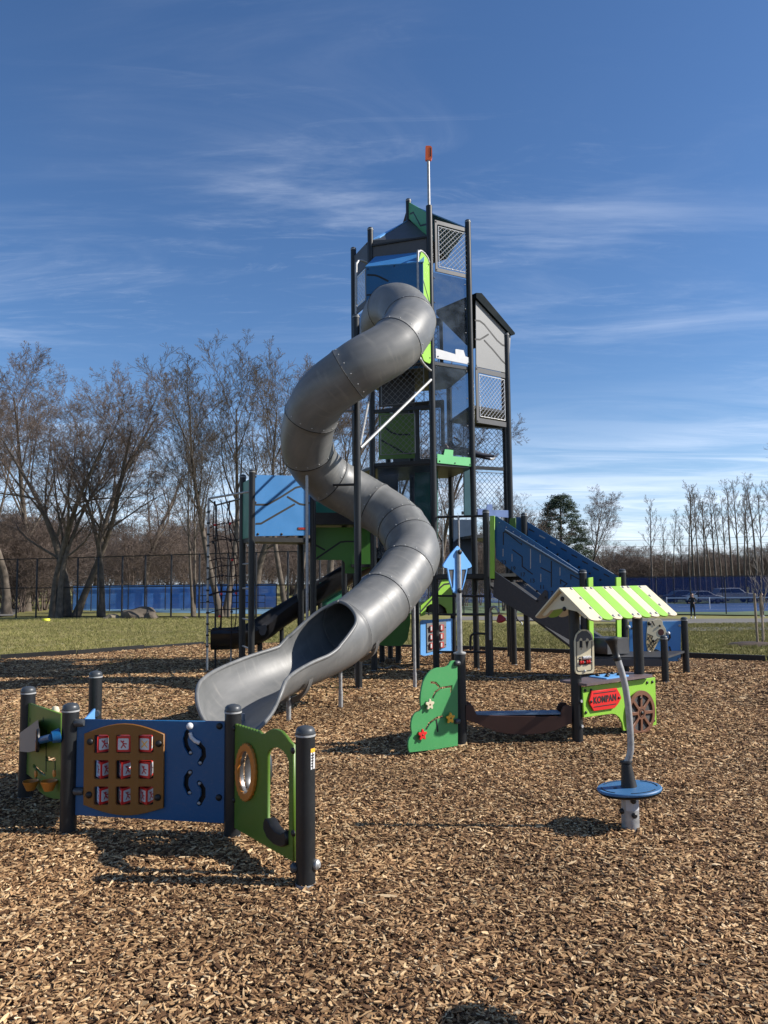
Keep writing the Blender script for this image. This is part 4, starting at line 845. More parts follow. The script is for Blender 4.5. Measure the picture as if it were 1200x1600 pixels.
for (pl_, x0) in ((sdp, 0),):
    L_ = pl_.L; zt2, zb2 = zf(HP_, 662, 392), zf(HP_, 664, 560)
    lp = [(.03, zt2-.12), (.12, zt2+.06), (L_-.02, zt2-.02), (L_-.02, zb2+.05), (L_-.05, zb2), (.14, zb2+.0), (.05, zb2+.12)]
    sd = pl_.panel_uv('lime_side_panel', TW, LIME, [rounded(lp, .04)], .019, 0)
    for gg in ([(.10, zt2-.35), (L_-.04, zt2-.75)], [(.08, zt2-.9), (L_*.5, zt2-.98), (L_-.05, zt2-.85)], [(.1, zt2-1.0), (L_-.05, zt2-1.45)]): 
        pl_.panel_uv('groove', sd, SLOT, [ribbon(gg, .022)], .002, .011, .0002)
    for uu, zz in ((.10, zt2-.15), (L_-.06, zt2-.1), (.10, zb2+.12), (L_-.06, zb2+.1)): bolt(sd, pl_.w(uu, zz, .01), pl_.n, .013)
    pp = [pl_.w(L_-.02, zt2-.05), pl_.w(L_-.10, zt2+.03), pl_.w(.12, zt2+.055), pl_.w(.03, zt2+.0), pl_.w(0, zt2-.14), pl_.w(0, zb2+.16), pl_.w(.04, zb2+.02), pl_.w(.14, zb2-.05), pl_.w(L_-.06, zb2-.10), pl_.w(L_+.0, zb2-.10)]
    MB().tube(spline(pp, 4), .021, 12).build('grab_rail', GALV, TW)
sdl = Pl(Fp+nF*.02, HF-FA.d*.03); L_ = sdl.L
pp = [sdl.w(0, zt2+.02), sdl.w(.1, zt2+.08), sdl.w(L_-.12, zt2+.06), sdl.w(L_-.03, zt2-.02), sdl.w(L_, zt2-.2), sdl.w(L_, zb2+.1), sdl.w(L_-.1, zb2-.02), sdl.w(.05, zb2-.02)]
MB().tube(spline(pp, 4), .021, 12).build('grab_rail', GALV, TW)

FA.panel_uv('slide_start_plate', TW, DBLUE, [[(.06, zb2-.02), (FA.L-.06, zb2-.02), (FA.L-.06, zt2-.05), (.06, zt2-.05)]], .019, -.03)
# --- left face E-F
z0_, z1_ = zat(Ep, 402), zat(Ep, 495); netpanel(EF, (551.5, 575, z0_, z1_), (555, 571.5, z0_-.42, z1_+.12), sp=.062, r=.0048)
EF.panel_uv('clear_window', TW, GLASS, [[(.05, z1_-1.4), (EF.L-.05, z1_-1.4), (EF.L-.05, z1_-.05), (.05, z1_-.05)]], .008, 0)
# --- roof
def tri(name, pts, m_, th=.018, par=TW):
    pts = [V3(p) for p in pts]; nn = (pts[1]-pts[0]).cross(pts[2]-pts[0]).normalized(); nn = nn if nn.z > 0 else -nn; t = MB(); t.prism(pts, [p-nn*th for p in pts]); return t.build(name, m_, par, None)
def up(v, z): return V3((v.x, v.y, z))
zM1, zA0, zF0, zE0, zB0 = zat(Mp, 344), zat(A, 370), zat(Fp, 376), zat(Ep, 398), zat(Bp, 356)
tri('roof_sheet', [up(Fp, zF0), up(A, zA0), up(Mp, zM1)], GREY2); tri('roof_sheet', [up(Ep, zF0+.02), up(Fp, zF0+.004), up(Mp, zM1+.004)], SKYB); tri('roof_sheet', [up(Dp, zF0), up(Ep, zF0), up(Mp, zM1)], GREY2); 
tri('roof_sheet', [up(Fp, zF0+.012), up(Fp.lerp(A, .10)*.9+Mp*.1, zF0*.9+zM1*.1+.012), up(Mp, zM1+.012)], SKYB); zM2 = zat(Mp, 318); tri('roof_sheet', [up(A, zat(A, 331)), up(Bp, zB0), up(Mp, zM2)], BLUE); tri('roof_sheet', [up(Bp, zB0), up(Cp, zB0), up(Mp, zM2-.004)], BLUE); tri('roof_sheet', [up(Cp, zB0), up(Dp, zF0), up(Mp, zM2-.01)], GREY2)  # narrow sky blue triangle paints the sunlit blue reflection on the grey facet
MA = Pl(Mp, A); gp2 = MA.panel_uv('green_gusset', TW, GRN, [[(.05, zM1), (MA.L-.05, zA0+.01), (MA.L-.05, zat(A, 331)), (.05, zM2)]], .019, 0)
zz = (zM1+zM2)/2; MA.panel_uv('groove', gp2, SLOT, [ribbon([(MA.L*f_, (zM1+zM2)/2*(1-f_)+(zA0+zat(A, 331))/2*f_+o_) for f_, o_ in ((.10, -.02), (.28, .05), (.62, -.12), (.88, -.03))], .03)], .002, .011, .0002)
FA.panel_uv('roof_rim', TW, BLK, [[(-.02, zA0-.02), (FA.L, zA0-.02), (FA.L, zA0+.012), (-.02, zA0+.012)]], .03, .02)
# --- decks
def deck(name, pts, z, th=.05, m_=None, par=TW):
    t = MB(); t.prism([up(p, z) for p in pts], [up(p, z-th) for p in pts]); return t.build(name, m_ or DARK, par, None)
HEX = [A, Bp, Cp, Dp, Ep, Fp]; HEX2 = [Bp, Qp, R2, Cp]
zD3, zD2, zD1 = zs[1]-.05, zs[2]-.05, 1.56
for z in (zD3, zD2): deck('deck', HEX, z)
for z in (zD2+1.05, zD1+.7, zD1): deck('deck', HEX2, z)
# inside panels seen through the clear windows
CD, BC, CR, RQ = Pl(Cp, Dp), Pl(Bp, Cp), Pl(Cp, R2), Pl(R2, Qp)
CB2 = Pl(Cp, Bp)
DC = Pl(Dp, Cp)
for z0, z1 in ((zD3+.1, zD3+1.35), (zD2+.1, zD3-.25)):
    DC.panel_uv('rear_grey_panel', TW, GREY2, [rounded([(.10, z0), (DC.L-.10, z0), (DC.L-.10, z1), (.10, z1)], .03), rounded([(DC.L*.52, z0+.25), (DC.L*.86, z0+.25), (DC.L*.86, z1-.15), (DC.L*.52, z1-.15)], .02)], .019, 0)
    o = bpy.data.objects.new('net_panel', None); C.objects.link(o); o.parent = TW; net(o, DC, DC.L*.54, DC.L*.84, z0+.27, z1-.17, .08, .005)
CR_ = Pl(Cp, R2)
for ya, yb in ((669, 729), (738, 800)):
    z1_, z0_ = zf(CR_, 755, ya), zf(CR_, 755, yb); o = bpy.data.objects.new('net_panel', None); C.objects.link(o); o.parent = TW
    net(o, CR_, CR_.uv(724, ya)[0], CR_.uv(787, ya)[0], z0_, z1_, .075, .0048, 0, NETM)
    bar(CR_, (722, yb+2.5), (792, yb+2.5), .06, .05)
bar(CR_, (722, 666), (792, 666), .05, .05)
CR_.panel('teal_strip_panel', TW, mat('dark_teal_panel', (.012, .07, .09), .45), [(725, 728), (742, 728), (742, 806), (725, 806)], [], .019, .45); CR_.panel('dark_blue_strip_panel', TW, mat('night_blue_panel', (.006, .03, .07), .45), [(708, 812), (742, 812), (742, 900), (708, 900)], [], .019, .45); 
# --- second cell B-Q
gab = [(743, 466), (797.5, 526), (794, 583.5), (743.5, 573)]
gg_ = BQ.panel('grey_gable_panel', TW, GREY, gab, [], .019, 0, .002)
for pp in (((743, 500.5), (750, 501.5), (757, 507), (777, 532), (785, 539), (792, 541)), ((743, 530), (750, 530.5), (756, 527), (763, 522.5)), ((757, 532), (770, 546), (785, 564), (791, 569.5))): BQ.stroke('groove', gg_, SLOT, pp, .030)
for p in ((742.8, 515.5), (744, 570.5), (792, 580)): BQ.bolt(gg_, *p, .011, .013)
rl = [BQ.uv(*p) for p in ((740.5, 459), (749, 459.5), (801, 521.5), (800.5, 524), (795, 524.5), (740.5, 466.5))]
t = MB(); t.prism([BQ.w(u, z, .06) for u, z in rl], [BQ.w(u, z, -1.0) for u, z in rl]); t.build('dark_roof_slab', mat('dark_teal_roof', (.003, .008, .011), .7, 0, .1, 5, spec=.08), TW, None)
z1_, z0_ = zf(BQ, 768, 579), zf(BQ, 768, 664); netpanel(BQ, (743.5, 794, z1_, z0_), (747.5, 790.5, z1_-.09, z0_+.09), sp=.058, r=.0055)
cbd = BQ.panel('blue_castle_board', TW, mat('slate_blue_panel', (.075, .13, .29), .5), [(746, 795), (760, 795), (761, 788), (769, 788), (769.5, 797), (796.5, 797.5), (796.5, 809), (746, 806)], [], .015, .0)
RQp = Pl(Qp, R2)
# --- play bits below the first deck on the right
ASp = Pl(A, S1)
MB().tube([ASp.w(*ASp.uv(684, 808)), ASp.w(*ASp.uv(760, 806))], .020, 10).build('top_bar', DARK, TW)
def vpole(px, y0, y1, Y, r=.016, m_=GALV, par=TW, name='silver_pole'): 
    a = P(px, y1, Y); b = zat(a, y0); return MB().tube([a, V3((a.x, a.y, b))], r, 10).build(name, m_, par)
vpole(720, 806, 1010, 12.15); vpole(692.5, 790, 900, 12.9, .013)
for y in (931, 960, 1018.5): MB().tube([ASp.w(*ASp.uv(684, y)), ASp.w(*ASp.uv(763, y+.5))], .018, 10).build('step_bar', DARK, TW)
MB().tube(spline([ASp.w(*ASp.uv(*p)) for p in ((735, 1016), (735, 1000), (736.5, 993), (742, 990), (750, 990), (763, 990.5))], 4), .018, 10).build('step_bar', DARK, TW)
bar(AB, (684, 902), (742, 902), .07, .08, name='deck_rail'); bar(Pl(Bp, S2), (745, 903), (822, 903), .07, .08, name='deck_rail'); bar(Pl(A, S1), (683, 900.5), (764, 901.5), .06, .08, name='deck_rail')
deck('deck', [A, S1, S2, Bp], 1.60, .05)
R0 = XY(651.5, 1044, 12.95); RP = Pl(R0, R0+V3((math.cos(R(35)), math.sin(R(35)), 0)))
limp = RP.panel('lime_arch_panel', TW, LIME, [(657, 963), (657, 946), (672, 934), (684, 921), (691, 905), (700, 906), (706, 912), (706.5, 958), (699, 960), (696, 950), (688, 944), (672, 944), (666, 948), (664, 961)], [], .019, 0)
RP.stroke('groove', limp, SLOT, [(658, 955), (675, 936), (688, 918), (694, 913), (705, 911.5)], .03)
RP.panel('black_seat_shell', TW, BLK, [(665, 957), (666, 945), (672, 942), (673, 938), (677, 938), (679, 942), (690, 943), (696, 950), (697, 960), (690, 958)], [], .12, -.1, .01)
bpnl = RP.panel('blue_block_panel', TW, SKYB, [(656.5, 971), (660, 969), (706.5, 966.5), (706.5, 1018), (662, 1025), (656.5, 1023)], [], .019, 0)
blk = RP.panel('grey_block_frame', bpnl, GREY, [(666.5, 974), (697, 971), (697, 1011), (667, 1020)], [], .012, .017)
for j, y in enumerate((982.5, 996, 1009.5)):
    for i, x in enumerate((674.5, 690.5)):
        RP.panel('red_block', blk, mat('worn_red_block', (.42, .07, .06), .5), [(x-3, y-5-i*1.5), (x+2.5, y-5.3-i*1.5), (x+2.5, y+4.2-i*1.5), (x-3, y+4.5-i*1.5)], [], .04, .03, .004, .01)
        RP.panel('block_face', blk, WHT, [(x-1.6, y-3.4-i*1.5), (x+.6, y-3.5-i*1.5), (x+.6, y+2.6-i*1.5), (x-1.6, y+2.8-i*1.5)], [], .003, .0525, .0005)
        RP.bolt(blk, x+(5.5 if i else -5.5), y-1-i*1.5, .024, .012) if j != 1 else None
# spring toy arm with red bell
pp = [P(766, 1000, 11.8), P(766, 958, 11.8), P(767.5, 951, 11.75), P(771, 948, 11.7), P(776, 950, 11.65), P(779.5, 957, 11.6)]
MB().tube(spline(pp, 4), .020, 10).build('bent_arm', GALV, TW); MB().lathe([(.02, .02), (.035, 0), (.075, -.06), (.078, -.075), (.055, -.10), (.01, -.11)], P(781, 962, 11.58), 18, (-.3, 0, 1)).build('red_bell', mat('dark_red_rubber', (.30, .01, .015), .4), TW)
# low dark green curved panel under the tower
t = MB(); cc = [P(x, y, 13.2) for x, y in ((585, 1006), (600, 1009), (628, 1009), (637, 998), (641, 975), (641, 958), (600, 958), (585, 965))]; t.prism(cc, [c+V3((0, .5, 0)) for c in cc]); t.build('green_crawl_tunnel', DGRN, TW, None)
# galvanised braces between tower and slide pole
PX = XY(560.7, 1073, 10.8)
a = AB.w(.0, zat(A, 595)); MB().tube([a+V3((-.02, -.06, 0)), V3((PX.x+.05, PX.y, zat(PX, 700)))], .024, 14).build('diagonal_brace', GALV, TW)
MB().tube([V3((Fp.x-.02, Fp.y-.06, zat(Fp, 612))), V3((PX.x+.04, PX.y+.05, zat(PX, 696)))], .020, 12).build('diagonal_brace', GALV, TW)
# --- left deck module
L0p, L1p, L2p, L3p = XY(392.5, 1054, 12.0), XY(489.5, 1040, 12.6), XY(378, 1042, 12.7), XY(470, 1030, 13.5)
LD = thing('low_climbing_deck', (L0p.x, L0p.y, 0), 'low deck with bright blue wall panel and dark posts left of the tower', 'climbing deck')
tpost(L0p, 736, .052, LD); tpost(L1p, 752, .053, LD); tpost(L2p, 744, .055, LD); tpost(L3p, 834, .06, LD, cap=False)
tpost(XY(539, 1030, 13.3), 800, .05, LD, cap=False)
LB = Pl(L0p, L1p)
lb_ = LB.panel('blue_wall_panel', LD, BLUE, [(397, 742), (484, 744), (484, 836.5), (397, 838)], [], .019, 0)
for pp in (((400, 788.5), (418, 788.5), (440, 776), (462, 762), (474, 759)), ((400.5, 818.5), (408, 818), (420, 811), (460, 788)), ((449.5, 776.5), (468, 787.5), (477, 789))): LB.stroke('groove', lb_, SLOT, pp, .032)
for p in ((399, 744.5), (399, 785), (403, 834.5), (440, 834.5), (482, 786)): LB.bolt(lb_, *p, .011, .020)
tg = LB.panel('red_name_tag', lb_, SLOT, [(464, 826), (465, 824), (480, 824), (481, 826), (480, 828.5), (465, 828.5)], [], .008, .012, .001)
u0_, z_ = LB.uv(472.8, 826.2, .017); me = curve_mesh(None, .001, .0, text='KOMPAN', size=.05); me.transform(Matrix.Diagonal((.7, 1, 1, 1))); me.transform(LB.M(.017) @ Matrix.Translation((u0_, z_, 0))); link('tag_lettering', me, tg, RED)
zdk = zf(LB, 440, 840); t = MB(); c_ = [L0p, L1p, L3p, L2p]; t.prism([up(p, zdk) for p in c_], [up(p, zdk-.07) for p in c_]); t.build('deck', BLK, LD, None)
LF = Pl(L1p, Fp)
LF.panel('teal_deck_panel', LD, TEAL, [(492, 768), (582, 790), (582, 803), (492, 801)], [], .019, -.5)
deck('deck', [L1p, Fp, Dp, L3p], zf(LF, 540, 801), .2, BLK, LD)
ga = LF.panel('green_arch_panel', LD, DGRN, [(492, 824), (583, 824), (583, 884), (556, 896), (549, 896), (539, 896), (539, 880), (536, 876), (532, 875), (492, 875)], [], .019, -.3)
LF.stroke('groove', ga, SLOT, [(494, 873), (532, 847), (540, 846), (556, 846)], .03, -.288); LF.stroke('groove', ga, SLOT, [(494, 852), (507, 859)], .03, -.288)
bar(LF, (548, 884), (585, 884), .05, .3, off=-.3, par=LD); 
LF.panel('mint_low_panel', LD, mat('sea_green_panel', (.06, .28, .17), .45), [(499, 910), (532, 910), (539.5, 911), (539.5, 960), (499, 960)], [], .019, -1.4)
Lg = Pl(L2p, L0p); LSide = Lg.panel_uv('dark_green_side', LD, TEAL, [[(.05, zdk), (Lg.L-.05, zdk), (Lg.L-.05, zdk+.95), (.05, zdk+.95)]], .019, 0)
for z in (.45, .9, 1.4, 1.8): MB().tube([up(L0p, z), up(L2p, z)], .014, 8).build('rung', GALV, LD)

# ================================================================ ROPE NET
Np = G(323.5, 1050); Np = V3((Np.x, Np.y, 0))
NT = thing('rope_climbing_net', (Np.x, Np.y, 0), 'tall rope climbing net on a thin silver pole at the left edge', 'climbing net')
ztp = zat(Np, 779); MB().tube([Np+V3((0, 0, -.03)), Np+V3((0, 0, ztp))], .019, 12).build('silver_pole', GALV, NT); NB = Pl(Np, L2p); NB2 = Pl(Np, V3((L2p.x, L2p.y+.7, 0)))
MB().tube([up(Np, ztp), up(L0p, ztp+.02)], .018, 10).build('top_bar', GALV, NT); N3 = XY(336, 1020, 14.1); MB().tube([up(Np, ztp-.01), V3((N3.x, N3.y, ztp)), up(L2p, ztp-.02)], .016, 10).build('top_bar', DARK, NT)
MB().tube([V3((N3.x, N3.y, -.03)), V3((N3.x, N3.y, ztp))], .016, 10).build('rear_pole', DARK, NT)
ROPE = mat('black_red_rope', (.018, .010, .010), .9, 0, .5, 60, .3, 400)
def npx(px, py, k): return (NB if k == 0 else NB2).w(*(NB if k == 0 else NB2).uv(px, py))
vert = [([(335, 783), (333, 830), (338, 870), (346, 930), (344, 1000), (337, 1012)], 1), ([(336, 783), (340, 840), (347, 900), (344, 985), (343, 1010)], 1), ([(345, 780), (352, 830), (362, 900), (362, 960), (361, 1012)], 0), ([(359, 782), (358, 820), (362, 850), (369, 900), (369, 960), (366, 985)], 1), ([(359, 782), (355, 810), (371, 850), (372, 870)], 0)]
rp = MB()
for pts, k in vert: MB().tube(spline([npx(x, y, k) for x, y in pts], 6), .0095, 6).build('rope', ROPE, NT)
for y0, y1, k in ((826, 812, 1), (838, 846, 0), (848, 842, 1), (877, 871, 0), (891, 880, 1), (904, 899, 0), (931, 923, 1), (930, 921, 0), (958, 950, 0), (987, 985, 0), (984, 994, 1)):
    MB().tube(spline([npx(325, y0, k), npx(345, (y0*2+y1)/3-3, k), npx(362, (y0+2*y1)/3, k), npx(376, y1, k)], 5), .0085, 6).build('rope', ROPE, NT)
for x, y, mm in ((336, 820, RED), (360, 818, RED), (363, 875, RED), (346, 928, RED), (369, 927, RED), (343, 963, RED), (333, 848, BLK), (360, 845, BLK), (336, 841, BLK), (347, 900, BLK), (368, 899, BLK), (364, 922, BLK), (362, 956, BLK), (343, 981, BLK)):
    ball(NT, NB, x, y, 0, .022, mm, 'rope_knot')
for y in np.linspace(800, 1010, 13): MB().lathe([(.028, -.015), (.030, 0), (.028, .015)], V3((Np.x, Np.y, zat(Np, y))), 12).build('pole_clamp', DARK, NT)

# ================================================================ DARK SLIDE BEHIND
def sweep(path, prof, uvs=False):
    """path: list of (pos, tangent hint None); prof(i,t)->list of (a,b) in side/up coordinates"""
    pass
pth = spline([P(600, 868, 14.2), P(560, 890, 14.1), P(500, 928, 13.9), P(440, 966, 13.7), P(405, 990, 13.5), P(375, 999, 13.3), P(330, 1001, 13.2)], 6)
prof = [(-.30, .20), (-.33, .14), (-.28, -.02), (-.15, -.13), (0, -.16), (.15, -.13), (.28, -.02), (.33, .14), (.30, .20), (.27, .17), (.24, .0), (.12, -.09), (0, -.12), (-.12, -.09), (-.24, .0), (-.27, .17)]
t = MB(); vs = []; n = len(prof)
for i, p in enumerate(pth):
    d = (pth[min(i+1, len(pth)-1)]-pth[max(i-1, 0)]).normalized(); s_ = d.cross(V3((0, 0, 1))).normalized(); u_ = s_.cross(d).normalized()
    for a, b in prof: vs.append(p+s_*a+u_*b)
fs = [(i*n+k, i*n+(k+1) % n, (i+1)*n+(k+1) % n, (i+1)*n+k) for i in range(len(pth)-1) for k in range(n)]+[tuple(range(n)), tuple((len(pth)-1)*n+k for k in range(n))]
DS = thing('dark_trough_slide', (pth[-1].x, pth[-1].y, 0), 'black open trough slide running down behind the blue wall panel', 'slide')
t.add(vs, fs); t.build('slide_trough', mat('black_glossy_plastic', (.016, .016, .018), .3, 0, .2, 6), DS, 40)
for x, y in ((440, 978), (500, 940)): 
    p = P(x, y, 13.8); MB().tube([V3((p.x, p.y, -.03)), p], .04, 12).build('support_leg', DARK, DS)
p = P(406, 992, 13.45); MB().tube([V3((p.x, p.y, -.03)), V3((p.x, p.y, p.z-.02))], .045, 12).build('support_leg', DARK, DS)
PLp = Pl(V3((p.x-.3, p.y-.3, 0)), V3((p.x+.3, p.y-.3, 0))); PLp.panel('grey_bracket', DS, GREY2, [(401, 979), (416, 976), (417, 984), (414, 992), (408, 993), (402, 984)], [], .02)
for x in (337, 361): 
    q = P(x, 1004, 13.25); MB().tube([V3((q.x, q.y, -.03)), q], .016, 8).build('support_leg', GALV if x > 350 else DARK, DS)

# ================================================================ CLIMBING RAMP
T3 = XY(916, 1062, 11.3); T4 = XY(978, 1052, 11.95)
RM = thing('climbing_ramp', (S1.x, S1.y, 0), 'sloping ramp with deep blue numbered side panels and dark grey underside', 'ramp')
tpost(T3, 893, .053, RM); tpost(T4, 892, .053, RM)
tpost(XY(800.5, 1033, 13.7), 905, .051, RM)
e_ = (S1-S2).normalized()
N1 = Pl(S1+V3((.05, -.03, 0)), T3+V3((-.02, 0, 0)))
nr = N1.panel('blue_side_panel', RM, DBLUE, [(772, 808), (776, 806.5), (907, 893), (907, 950), (869, 943), (857, 938), (775, 872)], [[(784.5, 862), (788, 858), (788, 867), (784.5, 871)]][:0]+[ribbon([(0, 0), (1, 1)], 1)][:0], .019, 0)
for pp in (((786.5, 851), (786.5, 832), (790, 831), (815, 851), (815, 849)), ((801, 859), (816, 870), (816, 885), (832, 897)), ((845, 887), (861, 895)), ((861.5, 877), (861.5, 917)), ((876, 912), (876, 906), (886, 912), (881, 916)), ((892, 905), (892, 898), (905, 905))):
    N1.stroke('groove', nr, SLOT, pp, .016)
for (x, y, l) in ((786, 858, 11), (800, 866, 11), (829, 858, 30), (844, 867, 12), (845, 897, 12), (875, 887, 12)): N1.stroke('slot', nr, GALV if l != 30 else RIMG, [(x, y), (x, y+l)], .012)
for s_, x, y in (('23', 787, 879), ('19', 801.5, 888.5), ('17', 816.5, 898), ('13', 831.5, 907.5), ('11', 847, 917.5), ('7', 862.5, 927)):
    me = curve_mesh(None, .001, .001, text=s_, size=.085); u, z = N1.uv(x, y, .012); me.transform(N1.M(.0115) @ Matrix.Translation((u, z, 0))); link('number', me, nr, SLOT)
MB().tube([N1.w(*N1.uv(789, 828, .04), .04), N1.w(*N1.uv(904, 897, .04), .04)], .017, 10).build('handrail', mat('dull_blue_steel', (.09, .13, .18), .45, .4), RM)
for k in range(12):
    t_ = (k+.5)/12; N1.bolt(nr, 775+t_*130, 813+t_*86, .011, .010, RIMG)
lg = N1.panel('lime_corner_post', RM, LIME, [(765.5, 806), (773, 806), (773, 904), (765.5, 904)], [], .02, .06)
bm_ = N1.panel('grey_side_beam', RM, RAMPG, [(773.5, 893), (838, 938), (852, 921.5), (856, 924), (857, 938), (905, 972), (905, 1008), (771, 932)], [], .06, .02)
for p in ((839, 923.5), (852.5, 933), (839.5, 939)): N1.bolt(bm_, *p, .055, .018)
N2 = Pl(S2+V3((.02, .02, 0)), T4)
fr_ = N2.panel('blue_side_panel', RM, DBLUE, [(806, 808), (812, 808), (973, 905), (973, 952), (806, 868)], [], .019, 0)
N2.panel('lime_corner_panel', RM, OLIVE, [(797, 810), (806, 809), (806, 832), (795, 826)], [], .02, .3)
for i in range(8):
    t_ = i/8; x, y = 826+t_*134, 829+t_*80; N2.panel('light_slot', fr_, RIMG if i in (1, 2) else BLK, [(x, y-3.5), (x+9, y+1.2), (x+9, y+3.2), (x, y-1.2)], [], .002, .0108, .0002)
    N2.bolt(fr_, x-5, y+7, .01, .018)
zr0, zr1 = 1.46, .36
t = MB(); c_ = [up(S1, zr0), up(S2, zr0), up(T4, zr1), up(T3, zr1)]; t.prism(c_, [c-V3((0, 0, .04)) for c in c_]); t.build('ramp_board', BLK, RM, None)
for x in (918.5, 962):
    pl_ = Pl(T3, T4); pl_.panel('lime_edge_strip', RM, LIME, [(x, 902 if x > 940 else 903), (x+7, 902), (x+8, 1003), (x+1.5, 1007)], [], .03, .08)
pl_ = Pl(T3, T4); pl_.panel('grey_step_box', RM, RAMPG, [(931, 998), (964, 995), (966, 1019), (931, 1021)], [], .4, .1)
# low landing deck and ice cream panel
U1 = XY(1072.5, 1051.5, 12.0); U2 = G(1040, 1067); U2 = V3((U2.x, U2.y, 0))
LP2 = thing('landing_deck', (U2.x, U2.y, 0), 'low grey landing deck with sky blue ice cream panel at the foot of the ramp', 'landing deck')
tpost(U1, 967, .052, LP2); tpost(U2, 996, .050, LP2)
t = MB(); c_ = [T3+V3((.05, 0, 0)), U2, U1, T4]; zd2 = .365; t.prism([up(p, zd2) for p in c_], [up(p, zd2-.03) for p in c_]); t.build('deck_board', RAMPG, LP2, None)
DL = Pl(T3, U2); DL.panel_uv('deck_beam', LP2, BRWN2 if False else GREY2, [[(.06, zd2-.13), (DL.L-.04, zd2-.13), (DL.L-.04, zd2-.025), (.06, zd2-.025)]], .05, .0)
IP = Pl(T4, U1)
ipn = IP.panel('ice_cream_panel', LP2, BLUE, [(983, 971), (1064, 970), (1063, 1031), (1060, 1033), (1000, 1034.5), (983, 1035)], [], .019, 0)
def z7(x, y): return (840+x*.2, 900+y*.2)
ic = [z7(*p) for p in ((858, 350), (870, 342), (905, 345), (935, 335), (962, 338), (975, 355), (978, 380), (995, 405), (1006, 440), (1000, 475), (980, 494), (955, 498), (948, 502), (895, 600), (880, 625), (860, 600), (845, 520))]
cone = IP.panel('cone_shape', ipn, CREAM, ic, [], .016, .019, .002)
wf = [z7(*p) for p in ((862, 452), (878, 465), (900, 470), (893, 498), (912, 515), (935, 498), (948, 494), (893, 598), (868, 600), (850, 520))]
IP.panel('waffle', cone, mat('tan_waffle_panel', (.62, .42, .19), .5), wf, [], .003, .0285, .0005)
for pp in (((862, 480), (905, 560)), ((860, 530), (900, 580)), ((885, 480), (912, 535)), ((905, 500), (862, 560)), ((925, 520), (868, 590)), ((880, 470), (856, 500))): IP.stroke('groove', cone, SLOT, [z7(*p) for p in pp], .012, .031)
IP.stroke('groove', cone, SLOT, [z7(*p) for p in ((858, 452), (880, 462), (900, 470), (892, 495), (905, 515), (925, 505), (935, 490), (975, 496))], .012, .031); IP.stroke('groove', cone, SLOT, [z7(*p) for p in ((895, 355), (912, 385))], .02, .031)
u, z = IP.uv(*z7(965, 440), .032); IP.panel_uv('mouth', cone, mat('dark_maroon_hole', (.05, .006, .006), .6), [[(u+.10*math.cos(a)*.95, z+.105*math.sin(a)) for a in np.linspace(0, 6.283, 24, endpoint=False)]][:1] if False else [[(u+.048*math.cos(a), z+.052*math.sin(a)) for a in np.linspace(0, 6.283, 24, endpoint=False)]], .004, .029, .0005)
for x, y, r in ((956, 388, .018), (873, 372, .03), (908, 505, .018)): IP.bolt(cone, *z7(x, y), .029, r)
for pp in (((735, 412), (750, 400), (775, 402)), ((1020, 500), (1035, 480), (1030, 455)), ((1000, 525), (990, 555), (1002, 588)), ((1030, 555), (1040, 590), (1030, 620)), ((900, 585), (925, 578), (950, 590)), ((765, 440), (775, 455), (778, 475))): IP.stroke('slot', ipn, SLOT, [z7(*p) for p in pp], .028)
ball(ipn, IP, *z7(1022, 447), .035, .026, WHT); ball(ipn, IP, *z7(712, 398), .035, .026, WHT); ball(ipn, IP, *z7(872, 598), .06, .03, RIMG)
for p in ((1062, 977), (1061, 1030)): IP.bolt(ipn, *p, .012, .022, RIMG)

# ================================================================ TUBE SLIDE
cxh, cyh, RH, RT_ = -.35, 10.85, .76, .375
ctrl = []
st0 = FA.w(FA.L*.50, zat(A+V3((-.4, 0, 0)), 0) if False else 0)
z_st = 5.72
ctrl.append(V3((.0, 12.6, z_st+.06))); ctrl.append(V3((.03, 12.2, z_st+.10)))
key = {0: 5.31, -24: 5.07, -52: 4.73, -90: 4.40, -135: 4.02, -180: 3.50, -225: 3.10, -270: 2.78, -315: 2.40, -360: 1.98, -385: 1.72}
ctrl.append(V3((.16, 11.65, 5.80))); ctrl.append(V3((.32, 11.22, 5.62)))
for a, z in key.items(): ctrl.append(V3((cxh+RH*math.cos(R(a)), cyh+RH*math.sin(R(a)), z)))
ctrl += [V3((.02, 9.98, 1.32)), V3((-.25, 9.63, 1.08)), V3((-.53, 9.28, .89)), V3((-.86, 8.86, .76)), V3((-1.18, 8.42, .67)), V3((-1.38, 7.98, .59)), V3((-1.43, 7.56, .53)), V3((-1.40, 7.25, .50))]
path = spline(ctrl, 14)
TS = thing('tube_slide', (PX.x, PX.y, 0), 'long grey spiral tube slide winding down from the tower top', 'tube slide')
